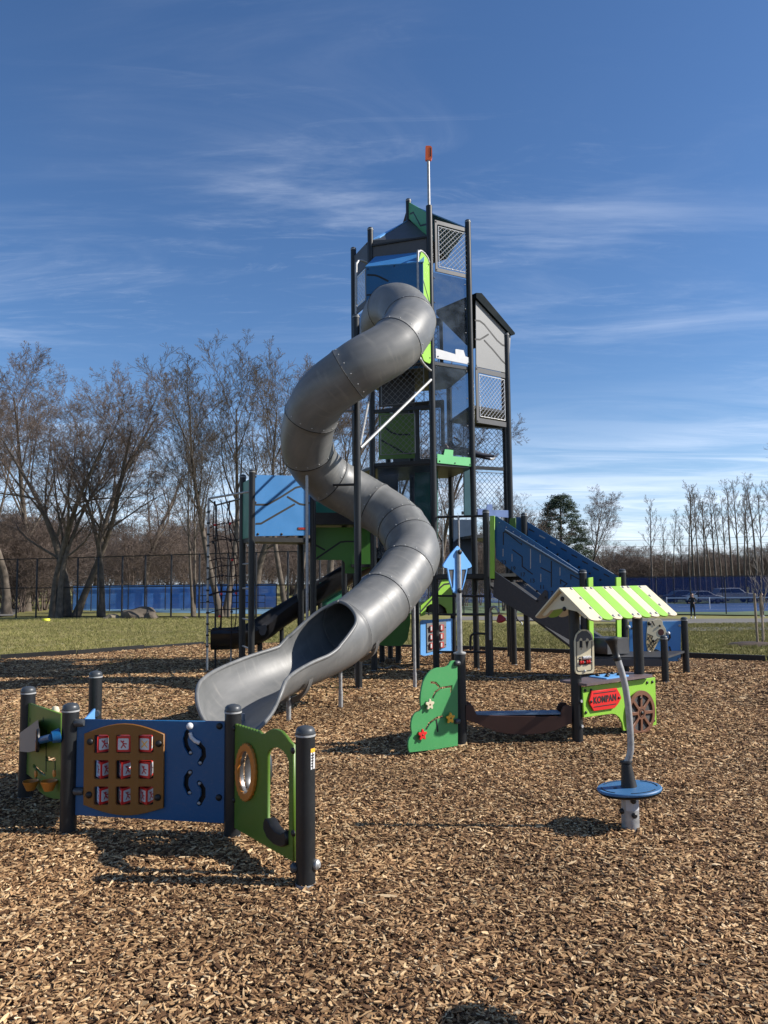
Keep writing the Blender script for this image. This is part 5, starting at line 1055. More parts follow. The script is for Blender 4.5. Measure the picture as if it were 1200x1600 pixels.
# arc-length resample
cum = [0]
for a, b in zip(path, path[1:]): cum.append(cum[-1]+(b-a).length)
LT = cum[-1]
def at(s):
    s = max(0, min(LT, s)); i = min(len(cum)-2, max(0, int(np.searchsorted(cum, s))-1)); k = (s-cum[i])/(cum[i+1]-cum[i]+1e-9); return path[i].lerp(path[i+1], k)
def frame(s):
    d = (at(s+.03)-at(s-.03)).normalized(); sd_ = d.cross(V3((0, 0, 1))).normalized(); u_ = sd_.cross(d).normalized(); return at(s), d, sd_, u_
def snear(v): 
    return min(range(len(path)), key=lambda i: (path[i]-v).length)
S_OPEN = cum[snear(V3((-.36, 9.47, .98)))]+.28
def tube_section(name, s0, s1, parent, r0=RT_, th=.012, n=48, step=.045, lip=.0):
    k = max(2, int((s1-s0)/step)); vs = []; uv = []; N_ = n+1
    rows = []
    def rad(s):
        e = min(s-s0, s1-s); return r0*(1+.030*math.exp(-(e/.035)**2))
    for i in range(k+1):
        s = s0+(s1-s0)*i/k; rows.append((s, rad(s)))
    outer = len(rows); allr = rows+[(s1, RT_-th)]+[(s, r0-th) for s, _ in rows[::-1]]
    # rows: outer forward, then inner backward
    for s, r in allr:
        c, d, a, u = frame(s)
        for j in range(N_):
            t_ = 2*math.pi*j/n; vs.append(c+a*(r*math.sin(t_))+u*(r*-math.cos(t_))); uv.append((s*1.0+(.37 if r < r0-.005 else 0), j/n*2.4))
    fs = []
    for i in range(len(allr)-1):
        for j in range(n): fs.append((i*N_+j, i*N_+j+1, (i+1)*N_+j+1, (i+1)*N_+j))
    last = len(allr)-1
    for j in range(n): fs.append((last*N_+j, last*N_+j+1, j+1, j))
    me = bpy.data.meshes.new(name); me.from_pydata(vs, [], fs); me.update(); ul = me.uv_layers.new(name='UVMap')
    for lp in me.loops: ul.data[lp.index].uv = uv[lp.vertex_index]
    bm = bmesh.new(); bm.from_mesh(me); bmesh.ops.recalc_face_normals(bm, faces=bm.faces); bm.to_mesh(me); bm.free()
    return link(name, me, parent, SLIDE, smooth=50)
targets = [V3((.30, 11.75, 5.7)), V3((cxh+RH*math.cos(R(-12)), cyh+RH*math.sin(R(-12)), 5.45)), V3((cxh+RH*math.cos(R(-55)), cyh+RH*math.sin(R(-55)), 5.0)), V3((cxh+RH*math.cos(R(-102)), cyh+RH*math.sin(R(-102)), 4.4)), V3((cxh+RH*math.cos(R(-150)), cyh+RH*math.sin(R(-150)), 3.85)), V3((cxh+RH*math.cos(R(-190)), cyh+RH*math.sin(R(-190)), 3.4)), V3((cxh+RH*math.cos(R(-232)), cyh+RH*math.sin(R(-232)), 3.05)), V3((cxh+RH*math.cos(R(-285)), cyh+RH*math.sin(R(-285)), 2.65)), V3((cxh+RH*math.cos(R(-325)), cyh+RH*math.sin(R(-325)), 2.3)), V3((cxh+RH*math.cos(R(-352)), cyh+RH*math.sin(R(-352)), 2.05)), V3((cxh+RH*math.cos(R(-392)), cyh+RH*math.sin(R(-392)), 1.65)), V3((-.02, 9.93, 1.28))]
cuts = [0.0]+[cum[snear(v)] for v in targets]+[S_OPEN-.10]
cuts = sorted(cuts)
for i, (s0, s1) in enumerate(zip(cuts, cuts[1:])):
    sec = tube_section('tube_section', s0+.004, s1-.002, TS)
    c, d, a, u = frame(s1)
    if i < len(cuts)-2:
        t = MB(); ring = []   # dark seam between flanges
        rr_ = RT_*1.024
        for j in range(40):
            t_ = 2*math.pi*j/40; ring.append(c+a*(rr_*math.sin(t_))-u*(rr_*math.cos(t_)))
        t.tube(ring+[ring[0]], .008, 5, cap=False); t.build('seam', BLK, sec, 60)
        c2, d2, a2, u2 = frame(s1-.045)
        for j in range(14):
            t_ = 2*math.pi*(j+.3)/14; nn = a2*math.sin(t_)-u2*math.cos(t_); bolt(sec, c2+nn*(RT_*1.008), nn, .0105, GALV, 'seam_bolt')
# chute: tube wall opened from the top
k = 70; n = 40; rows = []; th = .014; s0, s1 = S_OPEN-.098, LT
def ob_(x):  # opening half-angle from top (left,right) for x metres past start
    def ss(a, b, v): v = max(0, min(1, (v-a)/(b-a))); return v*v*(3-2*v)
    Lc = s1-s0
    l = 2+60*(1-math.exp(-max(0, x)/.06))+32*ss(.0, .85, x)+62*max(0, (x-Lc+.55)/.55)**1.8; r = 2+84*min(1, max(0, x)/.78)**.62+44*max(0, (x-Lc+.36)/.36)**1.8
    return R(l), R(r)
ss_ = lambda v: (lambda q: q*q*(3-2*q))(max(0, min(1, v)))
vs = []; uv = []; N_ = n+1; rimL = []; rimR = []; outerrows = []
for i in range(k+1):
    s = s0+(s1-s0)*(i/k)**1.35; c, d, a, u = frame(s); ol_, orr = ob_(s-s0); x = s-s0
    flare = 1+.05*ss_(x/.25)+.03*min(1, max(0, (x-.8)/.8))
    ro = []; ri = []
    for j in range(n+1):
        # angle from bottom: from left rim (-(pi-ol)) to right rim (pi-or); side a is to the right when looking along d
        t_ = -(math.pi-ol_)+((math.pi-orr)+(math.pi-ol_))*j/n
        fl = 1+.06*max(0, abs(t_)-1.2)*(1 if x > .6 else 0); r = RT_*flare*fl*(1+.03*math.exp(-(x/.035)**2))
        ro.append(c-a*(r*math.sin(t_))*-1*-1+(-u)*(r*math.cos(t_)) if False else c+a*(r*math.sin(t_))-u*(r*math.cos(t_))); ri.append(c+a*((r-th)*math.sin(t_))-u*((r-th)*math.cos(t_)))
    outerrows.append((ro, ri, s)); rimL.append((ro[0]+ri[0])/2); rimR.append((ro[-1]+ri[-1])/2)
for ro, ri, s in outerrows:
    for j in range(N_): vs.append(ro[j]); uv.append((s, j/n*1.6))
    for j in range(N_): vs.append(ri[j]); uv.append((s+.4, j/n*1.6))
W_ = 2*N_; fs = []
for i in range(k):
    for j in range(n):
        fs.append((i*W_+j, i*W_+j+1, (i+1)*W_+j+1, (i+1)*W_+j)); fs.append((i*W_+N_+j+1, i*W_+N_+j, (i+1)*W_+N_+j, (i+1)*W_+N_+j+1))
    fs.append((i*W_, (i+1)*W_, (i+1)*W_+N_, i*W_+N_)); fs.append((i*W_+n, i*W_+N_+n, (i+1)*W_+N_+n, (i+1)*W_+n))
for i in (0, k):
    for j in range(n): fs.append((i*W_+j, i*W_+j+1, i*W_+N_+j+1, i*W_+N_+j))
me = bpy.data.meshes.new('exit_chute'); me.from_pydata(vs, [], fs); me.update(); ul = me.uv_layers.new(name='UVMap')
for lp in me.loops: ul.data[lp.index].uv = uv[lp.vertex_index]
bm = bmesh.new(); bm.from_mesh(me); bmesh.ops.recalc_face_normals(bm, faces=bm.faces); bm.to_mesh(me); bm.free()
CH = link('exit_chute', me, TS, SLIDE, smooth=50)
RIM = rimL[::-1]+rimR; RIM = [RIM[i] for i in range(len(RIM))]
endring = outerrows[-1]; er = [(a+b)/2 for a, b in zip(*endring[:2])]
loop = rimL[::-1]+rimR[1:]
def tubeuv(o):
    me = o.data; ul = me.uv_layers.new(name='UVMap')
    for lp in me.loops: co = me.vertices[lp.vertex_index].co; ul.data[lp.index].uv = (co.x+co.y, co.z)
    return o
tubeuv(MB().tube(rimL+[], .022, 10).build('rounded_rim', SLIDE, CH)); tubeuv(MB().tube(rimR, .022, 10).build('rounded_rim', SLIDE, CH)); tubeuv(MB().tube(er, .020, 10).build('end_lip', SLIDE, CH))
# supports
post(TS, PX, zat(PX, 494), .051, 'support_post')
def leg_at(x, y, s_near=None, r=.021, ztop=None, m_=GALV):
    i = min(range(len(path)), key=lambda i: (V3((path[i].x-x, path[i].y-y, 0)).length+(0 if ztop is None else abs(path[i].z-ztop)*.5))); zt = path[i].z-RT_+.02
    o = MB().tube([V3((x, y, -.03)), V3((x, y, zt))], r, 12).build('support_leg', m_, TS); MB().tube([V3((x, y, -.03)), V3((x, y, .22))], r*1.25, 12).build('leg_sleeve', m_, o); return o
leg_at(cxh+RH, cyh-.05, ztop=2.0); leg_at(cxh-RH, cyh, ztop=3.5); leg_at(cxh-.08, cyh+RH-.3, ztop=2.78, r=.022); leg_at(-.545, 9.25, ztop=.85); leg_at(-1.07, 8.45, ztop=.66); leg_at(-1.45, 7.75, ztop=.57)
def strap(x, y):
    s = cum[min(range(len(path)), key=lambda i: (V3((path[i].x-x, path[i].y-y, 0)).length if path[i].z < 1.6 else 99))]; c, d, a, u = frame(s); R0_, R1_ = RT_*(1.04 if y > 9 else 1.135)+.004, RT_+.03; w = .035; L = []
    prof = [(math.radians(t_)) for t_ in range(-62, 63, 6)]; v = []; 
    for t_ in prof:
        rr = R0_+(.075*(1-abs(t_)/1.1)); e = a*math.sin(t_)-u*math.cos(t_); v += [c+e*R0_-d*w, c+e*rr-d*w, c+e*rr+d*w, c+e*R0_+d*w]
    t = MB(); m = len(prof); t.add(v, [(i*4+q, i*4+(q+1) % 4, (i+1)*4+(q+1) % 4, (i+1)*4+q) for i in range(m-1) for q in range(4)]+[(0, 1, 2, 3), ((m-1)*4, (m-1)*4+1, (m-1)*4+2, (m-1)*4+3)]); tubeuv(t.build('saddle_bracket', SLIDE, TS, 30))
strap(-.40, 9.42); strap(-1.07, 8.45)
# short arms from the pole to the tube
for py, a_ in ((642, -180), (757, -180)): 
    z = zat(PX, py); e = V3((cxh+(RH-RT_-.0)*math.cos(R(a_)), cyh+(RH-RT_)*math.sin(R(a_)), z)); MB().tube([V3((PX.x, PX.y, z)), e], .019, 10).build('pole_arm', GALV if py < 700 else BLK, TS)
print('tower ok', LT, len(cuts))
# ================================================================ FENCES, COURTS, CARS
FEN = mat('black_fence_steel', (.012, .012, .013), .5, .2)
CHAIN = meshmat('chain_link', (.02, .02, .022), .10); SCRB = meshmat('blue_windscreen', (.085, .27, .68), .92); SCRD = meshmat('dark_blue_windscreen', (.018, .060, .20), .70)
def fence(name, label, cat, pxs, H, screen=None, rails=(0, .5, 1), r=.04, group=None, chain=True, zlo=0.0, zhi=1.0):
    """pxs: list of (px base, py base) of the posts"""
    pts = [G(*p) for p in pxs]; o = thing(name, (pts[0].x, pts[0].y, pts[0].z), label, cat, group)
    me = None
    for p in pts: MB().lathe([(r, -.1), (r, H-.02), (r*.5, H+.03)], p, 8).build('fence_post', FEN, o)
    for k in rails:
        MB().tube([p+V3((0, 0, H*k if k else .06)) for p in pts], .024, 6).build('rail', FEN, o)
    if chain:
        t = MB()
        for a, b in zip(pts, pts[1:]): t.add([a+V3((0, .03, .03)), b+V3((0, .03, .03)), b+V3((0, .03, H)), a+V3((0, .03, H))], [(0, 1, 2, 3)])
        t.build('chain_link_mesh', CHAIN, o, None)
    if screen:
        t = MB()
        for a, b in zip(pts, pts[1:]):
            n = 3
            for i in range(n):
                p, q = a.lerp(b, i/n), a.lerp(b, (i+1)/n); t.add([p+V3((0, .07, H*zlo+.05)), q+V3((0, .07, H*zlo+.05)), q+V3((0, .07, H*zhi)), p+V3((0, .07, H*zhi))], [(0, 1, 2, 3)])
        t.build('windscreen', screen, o, None)
    return o
lf = [(x, 964.6+max(0, (x-100))*.006) for x in (-95, -60, -35, -8, 25, 56, 88, 120, 152, 190, 226, 267, 311, 356, 400, 450, 500)]
fence('ball_court_fence', 'tall black chain link fence standing in front of the left trees', 'fence', lf, 2.95, r=.045)
fence('court_screen_fence', 'black fence hung with bright blue windscreen behind the left trees', 'fence', [(x, 955.0-.012*(x-113)) for x in range(113, 440, 29)], 1.62, screen=SCRB, rails=(1,), r=.03, zlo=.02)
fence('tennis_court_fence', 'black chain link fence along the near side of the right tennis court', 'fence', [(x, 961.0) for x in (560, 615, 670, 725, 780, 835, 890, 1013-83, 977, 1027, 1080.5, 1135, 1192, 1250, 1310)], 3.0, r=.045, rails=(1, .02))
fence('far_court_fence', 'black fence hung with dark blue windscreen on the far side of the tennis court', 'fence', [(x, 943.5) for x in range(560, 1330, 38)], 3.15, screen=SCRD, rails=(1,), r=.03, zlo=.03, zhi=.97)
fence('low_court_rail', 'low dark rail fence inside the pale court behind the left trees', 'fence', [(x, 952.6) for x in range(232, 440, 26)], .9, rails=(1, .5), r=.02, chain=False)
# tennis net
a, b = G(1042, 950.5), G(1300, 949.5); tn = thing('tennis_net', (a.x, a.y, a.z), 'tennis net with white top band across the blue court', 'tennis net')
for p in (a, G(1109, 951.6)): MB().tube([p, p+V3((0, 0, 1.1))], .05, 8).build('net_post', WHT, tn)
t = MB(); t.add([a+V3((0, 0, .95)), b+V3((0, 0, .95)), b+V3((0, 0, 1.06)), a+V3((0, 0, 1.06))], [(0, 1, 2, 3)]); t.build('top_band', WHT, tn, None)
t = MB(); t.add([a+V3((0, 0, .05)), b+V3((0, 0, .05)), b+V3((0, 0, .95)), a+V3((0, 0, .95))], [(0, 1, 2, 3)]); t.build('netting', CHAIN, tn, None)
# cars
CGL = mat('car_glass', (.02, .025, .03), .1); TYRE = mat('tyre_rubber', (.012, .012, .012), .8); RIMC = mat('wheel_rim_alloy', (.4, .4, .42), .3, .8)
def car(px, py, Y, L, H, m_, label, suv=False, head=0):
    p = P(px, py, Y); base = V3((p.x, p.y, zg(p.x, p.y))); o = thing('parked_car', base, label, 'car', 'cars parked beyond the tennis court'); W2 = .88; s = 1
    if suv: prof = [(-.5, .25), (-.5, .62), (-.44, .68), (-.38, .98), (.10, 1.0), (.22, .70), (.46, .62), (.5, .5), (.5, .25)]; win = [(-.41, .70), (-.36, .93), (.07, .95), (.18, .70)]
    else: prof = [(-.5, .25), (-.5, .60), (-.36, .66), (-.22, .97), (.08, 1.0), (.26, .68), (.46, .58), (.5, .45), (.5, .25)]; win = [(-.30, .69), (-.20, .92), (.07, .94), (.20, .69)]
    def q(x, z, y): tp = .12*max(0, z-.66)/.34; return base+V3((x*L, y*(W2-tp), z*H))
    t = MB(); t.prism([q(x, z, -1) for x, z in prof], [q(x, z, 1) for x, z in prof]); ob = t.build('body', m_, o, 30)
    bv = ob.modifiers.new('round', 'BEVEL'); bv.width = .06; bv.segments = 2; bv.limit_method = 'ANGLE'
    for (x0, x1) in ((0, .48), (.52, 1)):
        lo = [tuple(np.array(win[0])*(1-x0)+np.array(win[3])*x0), tuple(np.array(win[1])*(1-x0)+np.array(win[2])*x0), tuple(np.array(win[1])*(1-x1)+np.array(win[2])*x1), tuple(np.array(win[0])*(1-x1)+np.array(win[3])*x1)]
        t = MB(); t.prism([q(x, z, -1.02) for x, z in lo], [q(x, z, -.95) for x, z in lo]); t.build('side_window', CGL, o, None)
    t = MB(); t.prism([q(.10, .96, -.85), q(.245, .71, -.9), q(.245, .71, .9), q(.10, .96, .85)], [q(.125, .97, -.85), q(.26, .72, -.9), q(.26, .72, .9), q(.125, .97, .85)]); t.build('windscreen', CGL, o, None)
    for x in (-.31, .32):
        for y in (-1, 1):
            w = MB().lathe([(.32, -.1), (.33, 0), (.32, .1)], q(x, 0, y*.95)+V3((0, 0, .32)), 20, (0, y, 0)).build('wheel', TYRE, o); MB().lathe([(.2, .1), (.2, .115), (.05, .12)], q(x, 0, y*.95)+V3((0, 0, .32)), 14, (0, y, 0)).build('rim', RIMC, w)
    t = MB(); t.box(q(.495, .50, -.7), (.06, .28, .12)); t.build('headlight', WHT, o, None); t = MB(); t.box(q(-.497, .52, -.7), (.06, .28, .12)); t.build('tail_light', RED, o, None)
    return o
car(1098, 941, 88, 4.3, 1.48, mat('silver_car_paint', (.42, .43, .45), .3, .4), 'silver saloon car parked behind the dark windscreen right of the first fence post')
car(1068, 941, 92, 4.4, 1.5, mat('blue_grey_car_paint', (.10, .12, .15), .3, .4), 'dark grey saloon car parked just left of the silver one')
car(1146, 941, 90, 4.9, 1.75, mat('white_car_paint', (.45, .46, .47), .35), 'pale high roofed car parked behind the standing person', True)
car(1215, 941, 90, 4.5, 1.6, mat('dark_car_paint', (.05, .055, .07), .3, .3), 'dark car parked at the right edge of the picture', True)
# houses far right
def house(px, py, Y, w, h, rh, label, m1, m2):
    p = P(px, py, Y); z = zg(p.x, p.y); o = thing('house', (p.x, p.y, z), label, 'house', 'houses behind the right trees'); c = V3((p.x, p.y, z))
    t = MB(); t.box(c+V3((0, 0, h/2)), (w, 8, h)); t.build('wall', m1, o, None)
    t = MB(); e = .5; t.prism([c+V3((-w/2-e, -4.4, h)), c+V3((w/2+e, -4.4, h)), c+V3((w/2-w*.12, 0, h+rh)), c+V3((-w/2+w*.12, 0, h+rh))], [c+V3((-w/2-e, 4.4, h)), c+V3((w/2+e, 4.4, h)), c+V3((w/2-w*.12, .05, h+rh)), c+V3((-w/2+w*.12, .05, h+rh))]); t.build('roof', m2, o, None)
    for k in range(3): t = MB(); t.box(c+V3((-w*.3+k*w*.3, -4.02, h*.55)), (1.1, .1, 1.3)); t.build('window', CGL, o, None)
house(985, 915, 150, 13, 3.2, 3.2, 'grey roofed house behind the bare trees above the ramp end', mat('pale_siding', (.40, .38, .34), .8), mat('dark_shingle', (.09, .085, .08), .9))
house(1068, 915, 165, 9, 3.0, 2.6, 'pale roofed house among the slender trees on the right', MATS['pale_siding'], mat('tan_shingle', (.38, .33, .27), .9))
# power lines
for k, (zz, y0) in enumerate(((7.6, 118), (6.6, 118), (5.2, 118))):
    a, b = V3((12, 118, zz-1)), V3((95, 118, zz+1.0)); n = 14
    top(MB().tube([a.lerp(b, i/n)-V3((0, 0, 4*.8*(i/n)*(1-i/n))) for i in range(n+1)], .03, 4).build('power_line', FEN, None), ['topmost of the three black power lines behind the right trees', 'middle of the three black power lines behind the right trees', 'lowest of the three black power lines behind the right trees'][k], 'power line', 'power lines')
up_ = thing('utility_pole', (27.5, 118, -2.6), 'thin dark utility pole right of the pine tree', 'utility pole'); MB().tube([V3((27.5, 118, -2.7)), V3((27.5, 118, 8.5))], .16, 8).build('pole', FEN, up_); MB().tube([V3((26.6, 118, 7.0)), V3((28.4, 118, 7.0))], .08, 6).build('cross_arm', FEN, up_)
# rocks, ball, planter bits
ROCK = mat('field_rock', (.11, .088, .065), .9, 0, .35, 2.5, .8, 12)
def rock(px, py, w, d, h, label, seed, m_=ROCK):
    p = G(px, py); r = random.Random(seed); bm = bmesh.new(); bmesh.ops.create_icosphere(bm, subdivisions=3, radius=1)
    ph = [r.uniform(0, 6) for _ in range(6)]
    for v in bm.verts:
        c = v.co; k = 1+.16*math.sin(3*c.x+ph[0])*math.cos(2.5*c.y+ph[1])+.09*math.sin(6*c.z+ph[2]+4*c.x)+.05*math.sin(11*c.x+ph[3])*math.sin(9*c.y+ph[4]); v.co = V3((c.x*w*k, c.y*d*k, max(-.2, c.z*h*k)))
    me = bpy.data.meshes.new('boulder'); bm.to_mesh(me); bm.free(); me.materials.append(m_); autosmooth(me, 25); o = bpy.data.objects.new('boulder', me); C.objects.link(o); o.location = p+V3((0, 0, .0)); top(o, label, 'boulder', 'boulders along the left fence'); return o
rock(176, 966.5, .38, .3, .22, 'small pale boulder left of the long one by the left fence', 1, mat('pale_rock', (.22, .18, .12), .9, 0, .3, 3, .8, 12)); rock(214, 966, .85, .5, .52, 'long dark boulder at the foot of the left fence', 2); rock(236, 966.5, .34, .3, .34, 'blocky boulder touching the right end of the long one', 5)
rock(290, 967, .18, .15, .10, 'tiny dark stone at the fence foot near the rope net', 7); rock(428, 966, .55, .4, .3, 'brown boulder beside the thick trunk behind the dark slide', 8); rock(448, 966, .4, .3, .22, 'low flat boulder right of the thick trunk behind the dark slide', 9)
yb = G(72, 971); top(MB().lathe([(.02, 0), (.15, .01), (.17, .05), (.15, .12), (.02, .13)], yb, 18).build('yellow_cone_disc', mat('bright_yellow_plastic', (.75, .75, .05), .5), None), 'small bright yellow disc lying on the lawn by the fence', 'marker')
# mulch ring and stakes of the young tree
mr = G(1178, 1008); t = MB(); t.lathe([(.62, -.06), (.5, .03), (.3, .06), (.02, .07)], mr, 24); top(t.build('tree_mulch_ring', mat('dark_mulch', (.055, .034, .022), .95, 0, .5, 25, 1, 30), None), 'dark mulch mound round the young staked tree', 'mulch ring', kind='structure')
STK = mat('wood_stake', (.26, .20, .14), .9, 0, .25, 12)
for x, y0, y1, lb in ((1184, 1008, 927, 'left wooden stake beside the young bare tree'), (1193.5, 1001, 931, 'right wooden stake beside the young bare tree')):
    g_ = G(x, y0); zt2 = zat(g_, y1)
    top(MB().tube([g_, V3((g_.x-.02, g_.y, zt2))], .028, 8).build('wooden_stake', STK, None), lb, 'stake', 'stakes beside the young tree')
# ================================================================ TREES
def make_tree(seed, H, r0, levels=5, spread=.5, trunkfrac=.32, up_=.25, nb=(7, 5, 5, 4), curv=.18, lean=(0, 0), twig=.012, lenf=(.5, .55, .55, .6), axis=1.0, minr=.008, fork=0):
    rs = random.Random(seed); V_ = []; F_ = []
    def branch(p, d, L, r, lv, seg):
        pts = [p]; rad = [r]; dd = d.normalized(); n = seg; cur = p; 
        w = V3((rs.uniform(-1, 1), rs.uniform(-1, 1), rs.uniform(-.5, .5)))*curv*(1.1 if lv else .22)
        for i in range(n):
            w = (w+V3((rs.uniform(-1, 1), rs.uniform(-1, 1), rs.uniform(-1, 1)))*curv*(.9 if lv else .45))*.72
            dd = (dd+w+V3((0, 0, up_*(.5 if lv == 0 else 1.0 if lv < 3 else .35)*(.16)))).normalized(); cur = cur+dd*(L/n); pts.append(cur); f = (i+1)/n
            rad.append(max(minr, r*(1-f*(.78 if lv else axis*.80))))
        k = 7 if lv == 0 else 5 if lv == 1 else 4 if lv == 2 else 3
        base = len(V_); a = None
        for i, q in enumerate(pts):
            t_ = (pts[min(i+1, n)]-pts[max(i-1, 0)]).normalized()
            a = t_.orthogonal().normalized() if a is None else (a-t_*a.dot(t_)).normalized(); b = t_.cross(a)
            rr = rad[i]*(1.35 if lv == 0 and i == 0 else 1)
            for j in range(k):
                an = 2*math.pi*j/k; V_.append(q+(a*math.cos(an)+b*math.sin(an))*rr)
        for i in range(n):
            for j in range(k): F_.append((base+i*k+j, base+i*k+(j+1) % k, base+(i+1)*k+(j+1) % k, base+(i+1)*k+j))
        if lv >= levels: return
        cnt = nb[min(lv, len(nb)-1)]; ph = rs.uniform(0, 6.28)
        for c in range(cnt):
            f = (trunkfrac+(1-trunkfrac)*(c+rs.uniform(.1, .9))/cnt) if lv == 0 else (.2+.8*(c+rs.uniform(.0, 1))/cnt)
            f = min(.98, f); x = f*n; i = min(n-1, int(x)); q = pts[i].lerp(pts[i+1], x-i); t_ = (pts[i+1]-pts[i]).normalized(); ph += 2.4+rs.uniform(-.5, .5)
            a = t_.orthogonal().normalized(); b = t_.cross(a); sd = a*math.cos(ph)+b*math.sin(ph); ang = spread*rs.uniform(.7, 1.35)*(1.0 if lv else 1.0)
            nd = t_*math.cos(ang)+sd*math.sin(ang); nd.z += up_*(.45 if lv < 2 else .1)
            rr = (rad[i]*(1-(x-i))+rad[i+1]*(x-i))
            branch(q, nd, L*lenf[min(lv, len(lenf)-1)]*(1.15-.55*f if lv == 0 else 1.1-.5*f)*rs.uniform(.75, 1.2), max(minr, rr*rs.uniform(.38, .60)), lv+1, max(3, 6-lv))
        if lv > 0:
            pass
    if fork:
        for q in range(fork):
            an = 6.28*q/fork+rs.uniform(0, 1); branch(V3((math.cos(an)*r0*.5, math.sin(an)*r0*.5, 0)), V3((math.cos(an)*.16, math.sin(an)*.16, 1))+V3((*lean, 0)), H*rs.uniform(.8, 1.0), r0*.7, 0, 9)
    else: branch(V3((0, 0, -.1)), V3((lean[0], lean[1], 1)), H, r0, 0, 10)
    # split trunk and limbs (thick) from the twig crown
    me = bpy.data.meshes.new('tree'); me.from_pydata([tuple(v) for v in V_], [], F_); me.update(); return me
BARK = mat('grey_bark', (.125, .103, .083), .9, 0, .35, 3, .9, 14); BARKR = mat('reddish_bark', (.125, .092, .074), .9, 0, .3, 3, .5, 14); BARKP = mat('pale_bark', (.22, .19, .16), .9, 0, .3, 3, .6, 14)
BARK.node_tree.nodes['Principled BSDF'].inputs['Specular IOR Level'].default_value = .1
def split_tree(me, thick):
    """trunk/limb faces vs crown twigs by local section size"""
    bm = bmesh.new(); bm.from_mesh(me); bm.faces.ensure_lookup_table(); 
    keep = [f.calc_area()/max(e.calc_length() for e in f.edges) for f in bm.faces]
    out = []
    for big in (True, False):
        b2 = bm.copy(); b2.faces.ensure_lookup_table(); kill = [b2.faces[i] for i, k in enumerate(keep) if (k >= thick) != big]; bmesh.ops.delete(b2, geom=kill, context='FACES'); m2 = bpy.data.meshes.new('trunk' if big else 'crown'); b2.to_mesh(m2); b2.free(); 
        m2.polygons.foreach_set('use_smooth', [True]*len(m2.polygons)); out.append(m2)
    bm.free(); return out
TREES = {}
def proto(key, thick, m1, m2, **k):
    me = make_tree(**k); a, b = split_tree(me, thick); a.materials.append(m1); b.materials.append(m2); TREES[key] = (a, b, max(v.co.z for v in me.vertices)*(.97 if key in ('oak', 'maple') else .985)); bpy.data.meshes.remove(me)
proto('oak', .045, BARK, BARKR, seed=3, H=13, r0=.27, levels=5, spread=.66, trunkfrac=.26, nb=(11, 7, 6, 5, 4), lenf=(.52, .52, .52, .55, .55), curv=.24, up_=.28, minr=.0065)
proto('maple', .045, BARK, BARKR, seed=21, H=13, r0=.23, levels=5, spread=.58, trunkfrac=.30, nb=(11, 7, 6, 5, 4), lenf=(.50, .52, .52, .55, .55), up_=.35, curv=.20, minr=.0065)
proto('tall', .045, BARK, BARK, seed=8, H=14, r0=.25, levels=5, spread=.52, trunkfrac=.36, nb=(11, 7, 6, 4, 3), lenf=(.44, .5, .52, .55, .55), up_=.5, curv=.11, minr=.0065, fork=2)
proto('slender', .04, BARK, BARK, seed=5, H=16, r0=.17, levels=4, spread=.5, trunkfrac=.5, nb=(12, 5, 4, 3), lenf=(.18, .5, .5, .5), up_=.5, curv=.035, minr=.011)
proto('slender_b', .04, BARK, BARK, seed=15, H=16, r0=.16, levels=4, spread=.6, trunkfrac=.6, nb=(11, 5, 4, 3), lenf=(.17, .55, .5, .5), up_=.45, curv=.05, minr=.011)
proto('young', .02, BARKR, BARKP, seed=31, H=2.6, r0=.026, levels=3, spread=.5, trunkfrac=.3, nb=(9, 4, 3), lenf=(.55, .5, .5), up_=.5, curv=.14, minr=.004)
proto('thicket', .03, BARKR, BARKR, seed=44, H=7, r0=.07, levels=4, spread=.6, trunkfrac=.1, nb=(9, 6, 5, 3), lenf=(.5, .6, .6, .6), up_=.2, curv=.22, minr=.008, fork=3)
proto('leaner', .045, BARK, BARKR, seed=52, H=13.5, r0=.27, levels=5, spread=.62, trunkfrac=.40, nb=(9, 7, 6, 5, 4), lenf=(.44, .52, .52, .55, .55), lean=(.36, 0), up_=.30, curv=.16, minr=.0065)
def tree(key, px, py, pt, label, group=None, Y=None, rot=0, name='bare_tree', sx=1.0, tint=None, cat='tree', drop=0):
    g_ = G(px, py) if Y is None else V3((P(px, py, Y).x, Y, zg(P(px, py, Y).x, Y))); a, b, H = TREES[key]
    zt2 = zat(g_, pt)-g_.z; s = zt2/H*(.95 if py > 950 else 1); o = bpy.data.objects.new(name, None); C.objects.link(o); o.location = g_; o.rotation_euler = (0, 0, R(rot)); o.scale = (s*sx, s*sx, s)
    o['label'] = label; o['category'] = cat
    if group: o['group'] = group
    for nm, me in (('trunk', a), ('crown', b)): c = bpy.data.objects.new(nm, me); C.objects.link(c); c.parent = o
    return o
GL = 'bare trees behind the left lawn'
tree('leaner', 118, 964, 585, 'dark thick trunked bare tree leaning over to the right behind the left fence', GL, sx=.95)
tree('oak', 104, 964, 556, 'upright thick dark trunked bare tree left of the leaning one', GL, rot=40)
tree('oak', 84, 964.5, 580, 'pale trunked bare tree beside the thick dark trunk', GL, rot=200)
tree('maple', 92, 965, 640, 'smaller pale trunked tree leaning at the foot of the dark trunk', GL, rot=120)
tree('oak', 10, 958, 545, 'wide bare tree with low fork at the left picture edge', GL, rot=95, Y=44)
tree('oak', -62, 962, 560, 'bare tree whose limbs lean in over the left picture edge', GL, Y=40, sx=1.1)
tree('maple', 42, 955, 552, 'bare tree with twisted low trunk behind the second fence post', GL, Y=50, rot=10)
tree('maple', 159, 964.5, 625, 'bare tree with straight grey trunk left of the small boulder', GL, rot=250)
tree('oak', 225, 955, 640, 'bare tree behind the blue windscreen above the boulders', GL, Y=66, rot=300)
tree('tall', 302, 965, 600, 'slim bare tree by the fence post left of the rope net', GL, rot=60, sx=.8)
tree('tall', 348, 964, 494, 'tall double stemmed bare tree behind the rope net', GL, rot=15, sx=1.3)
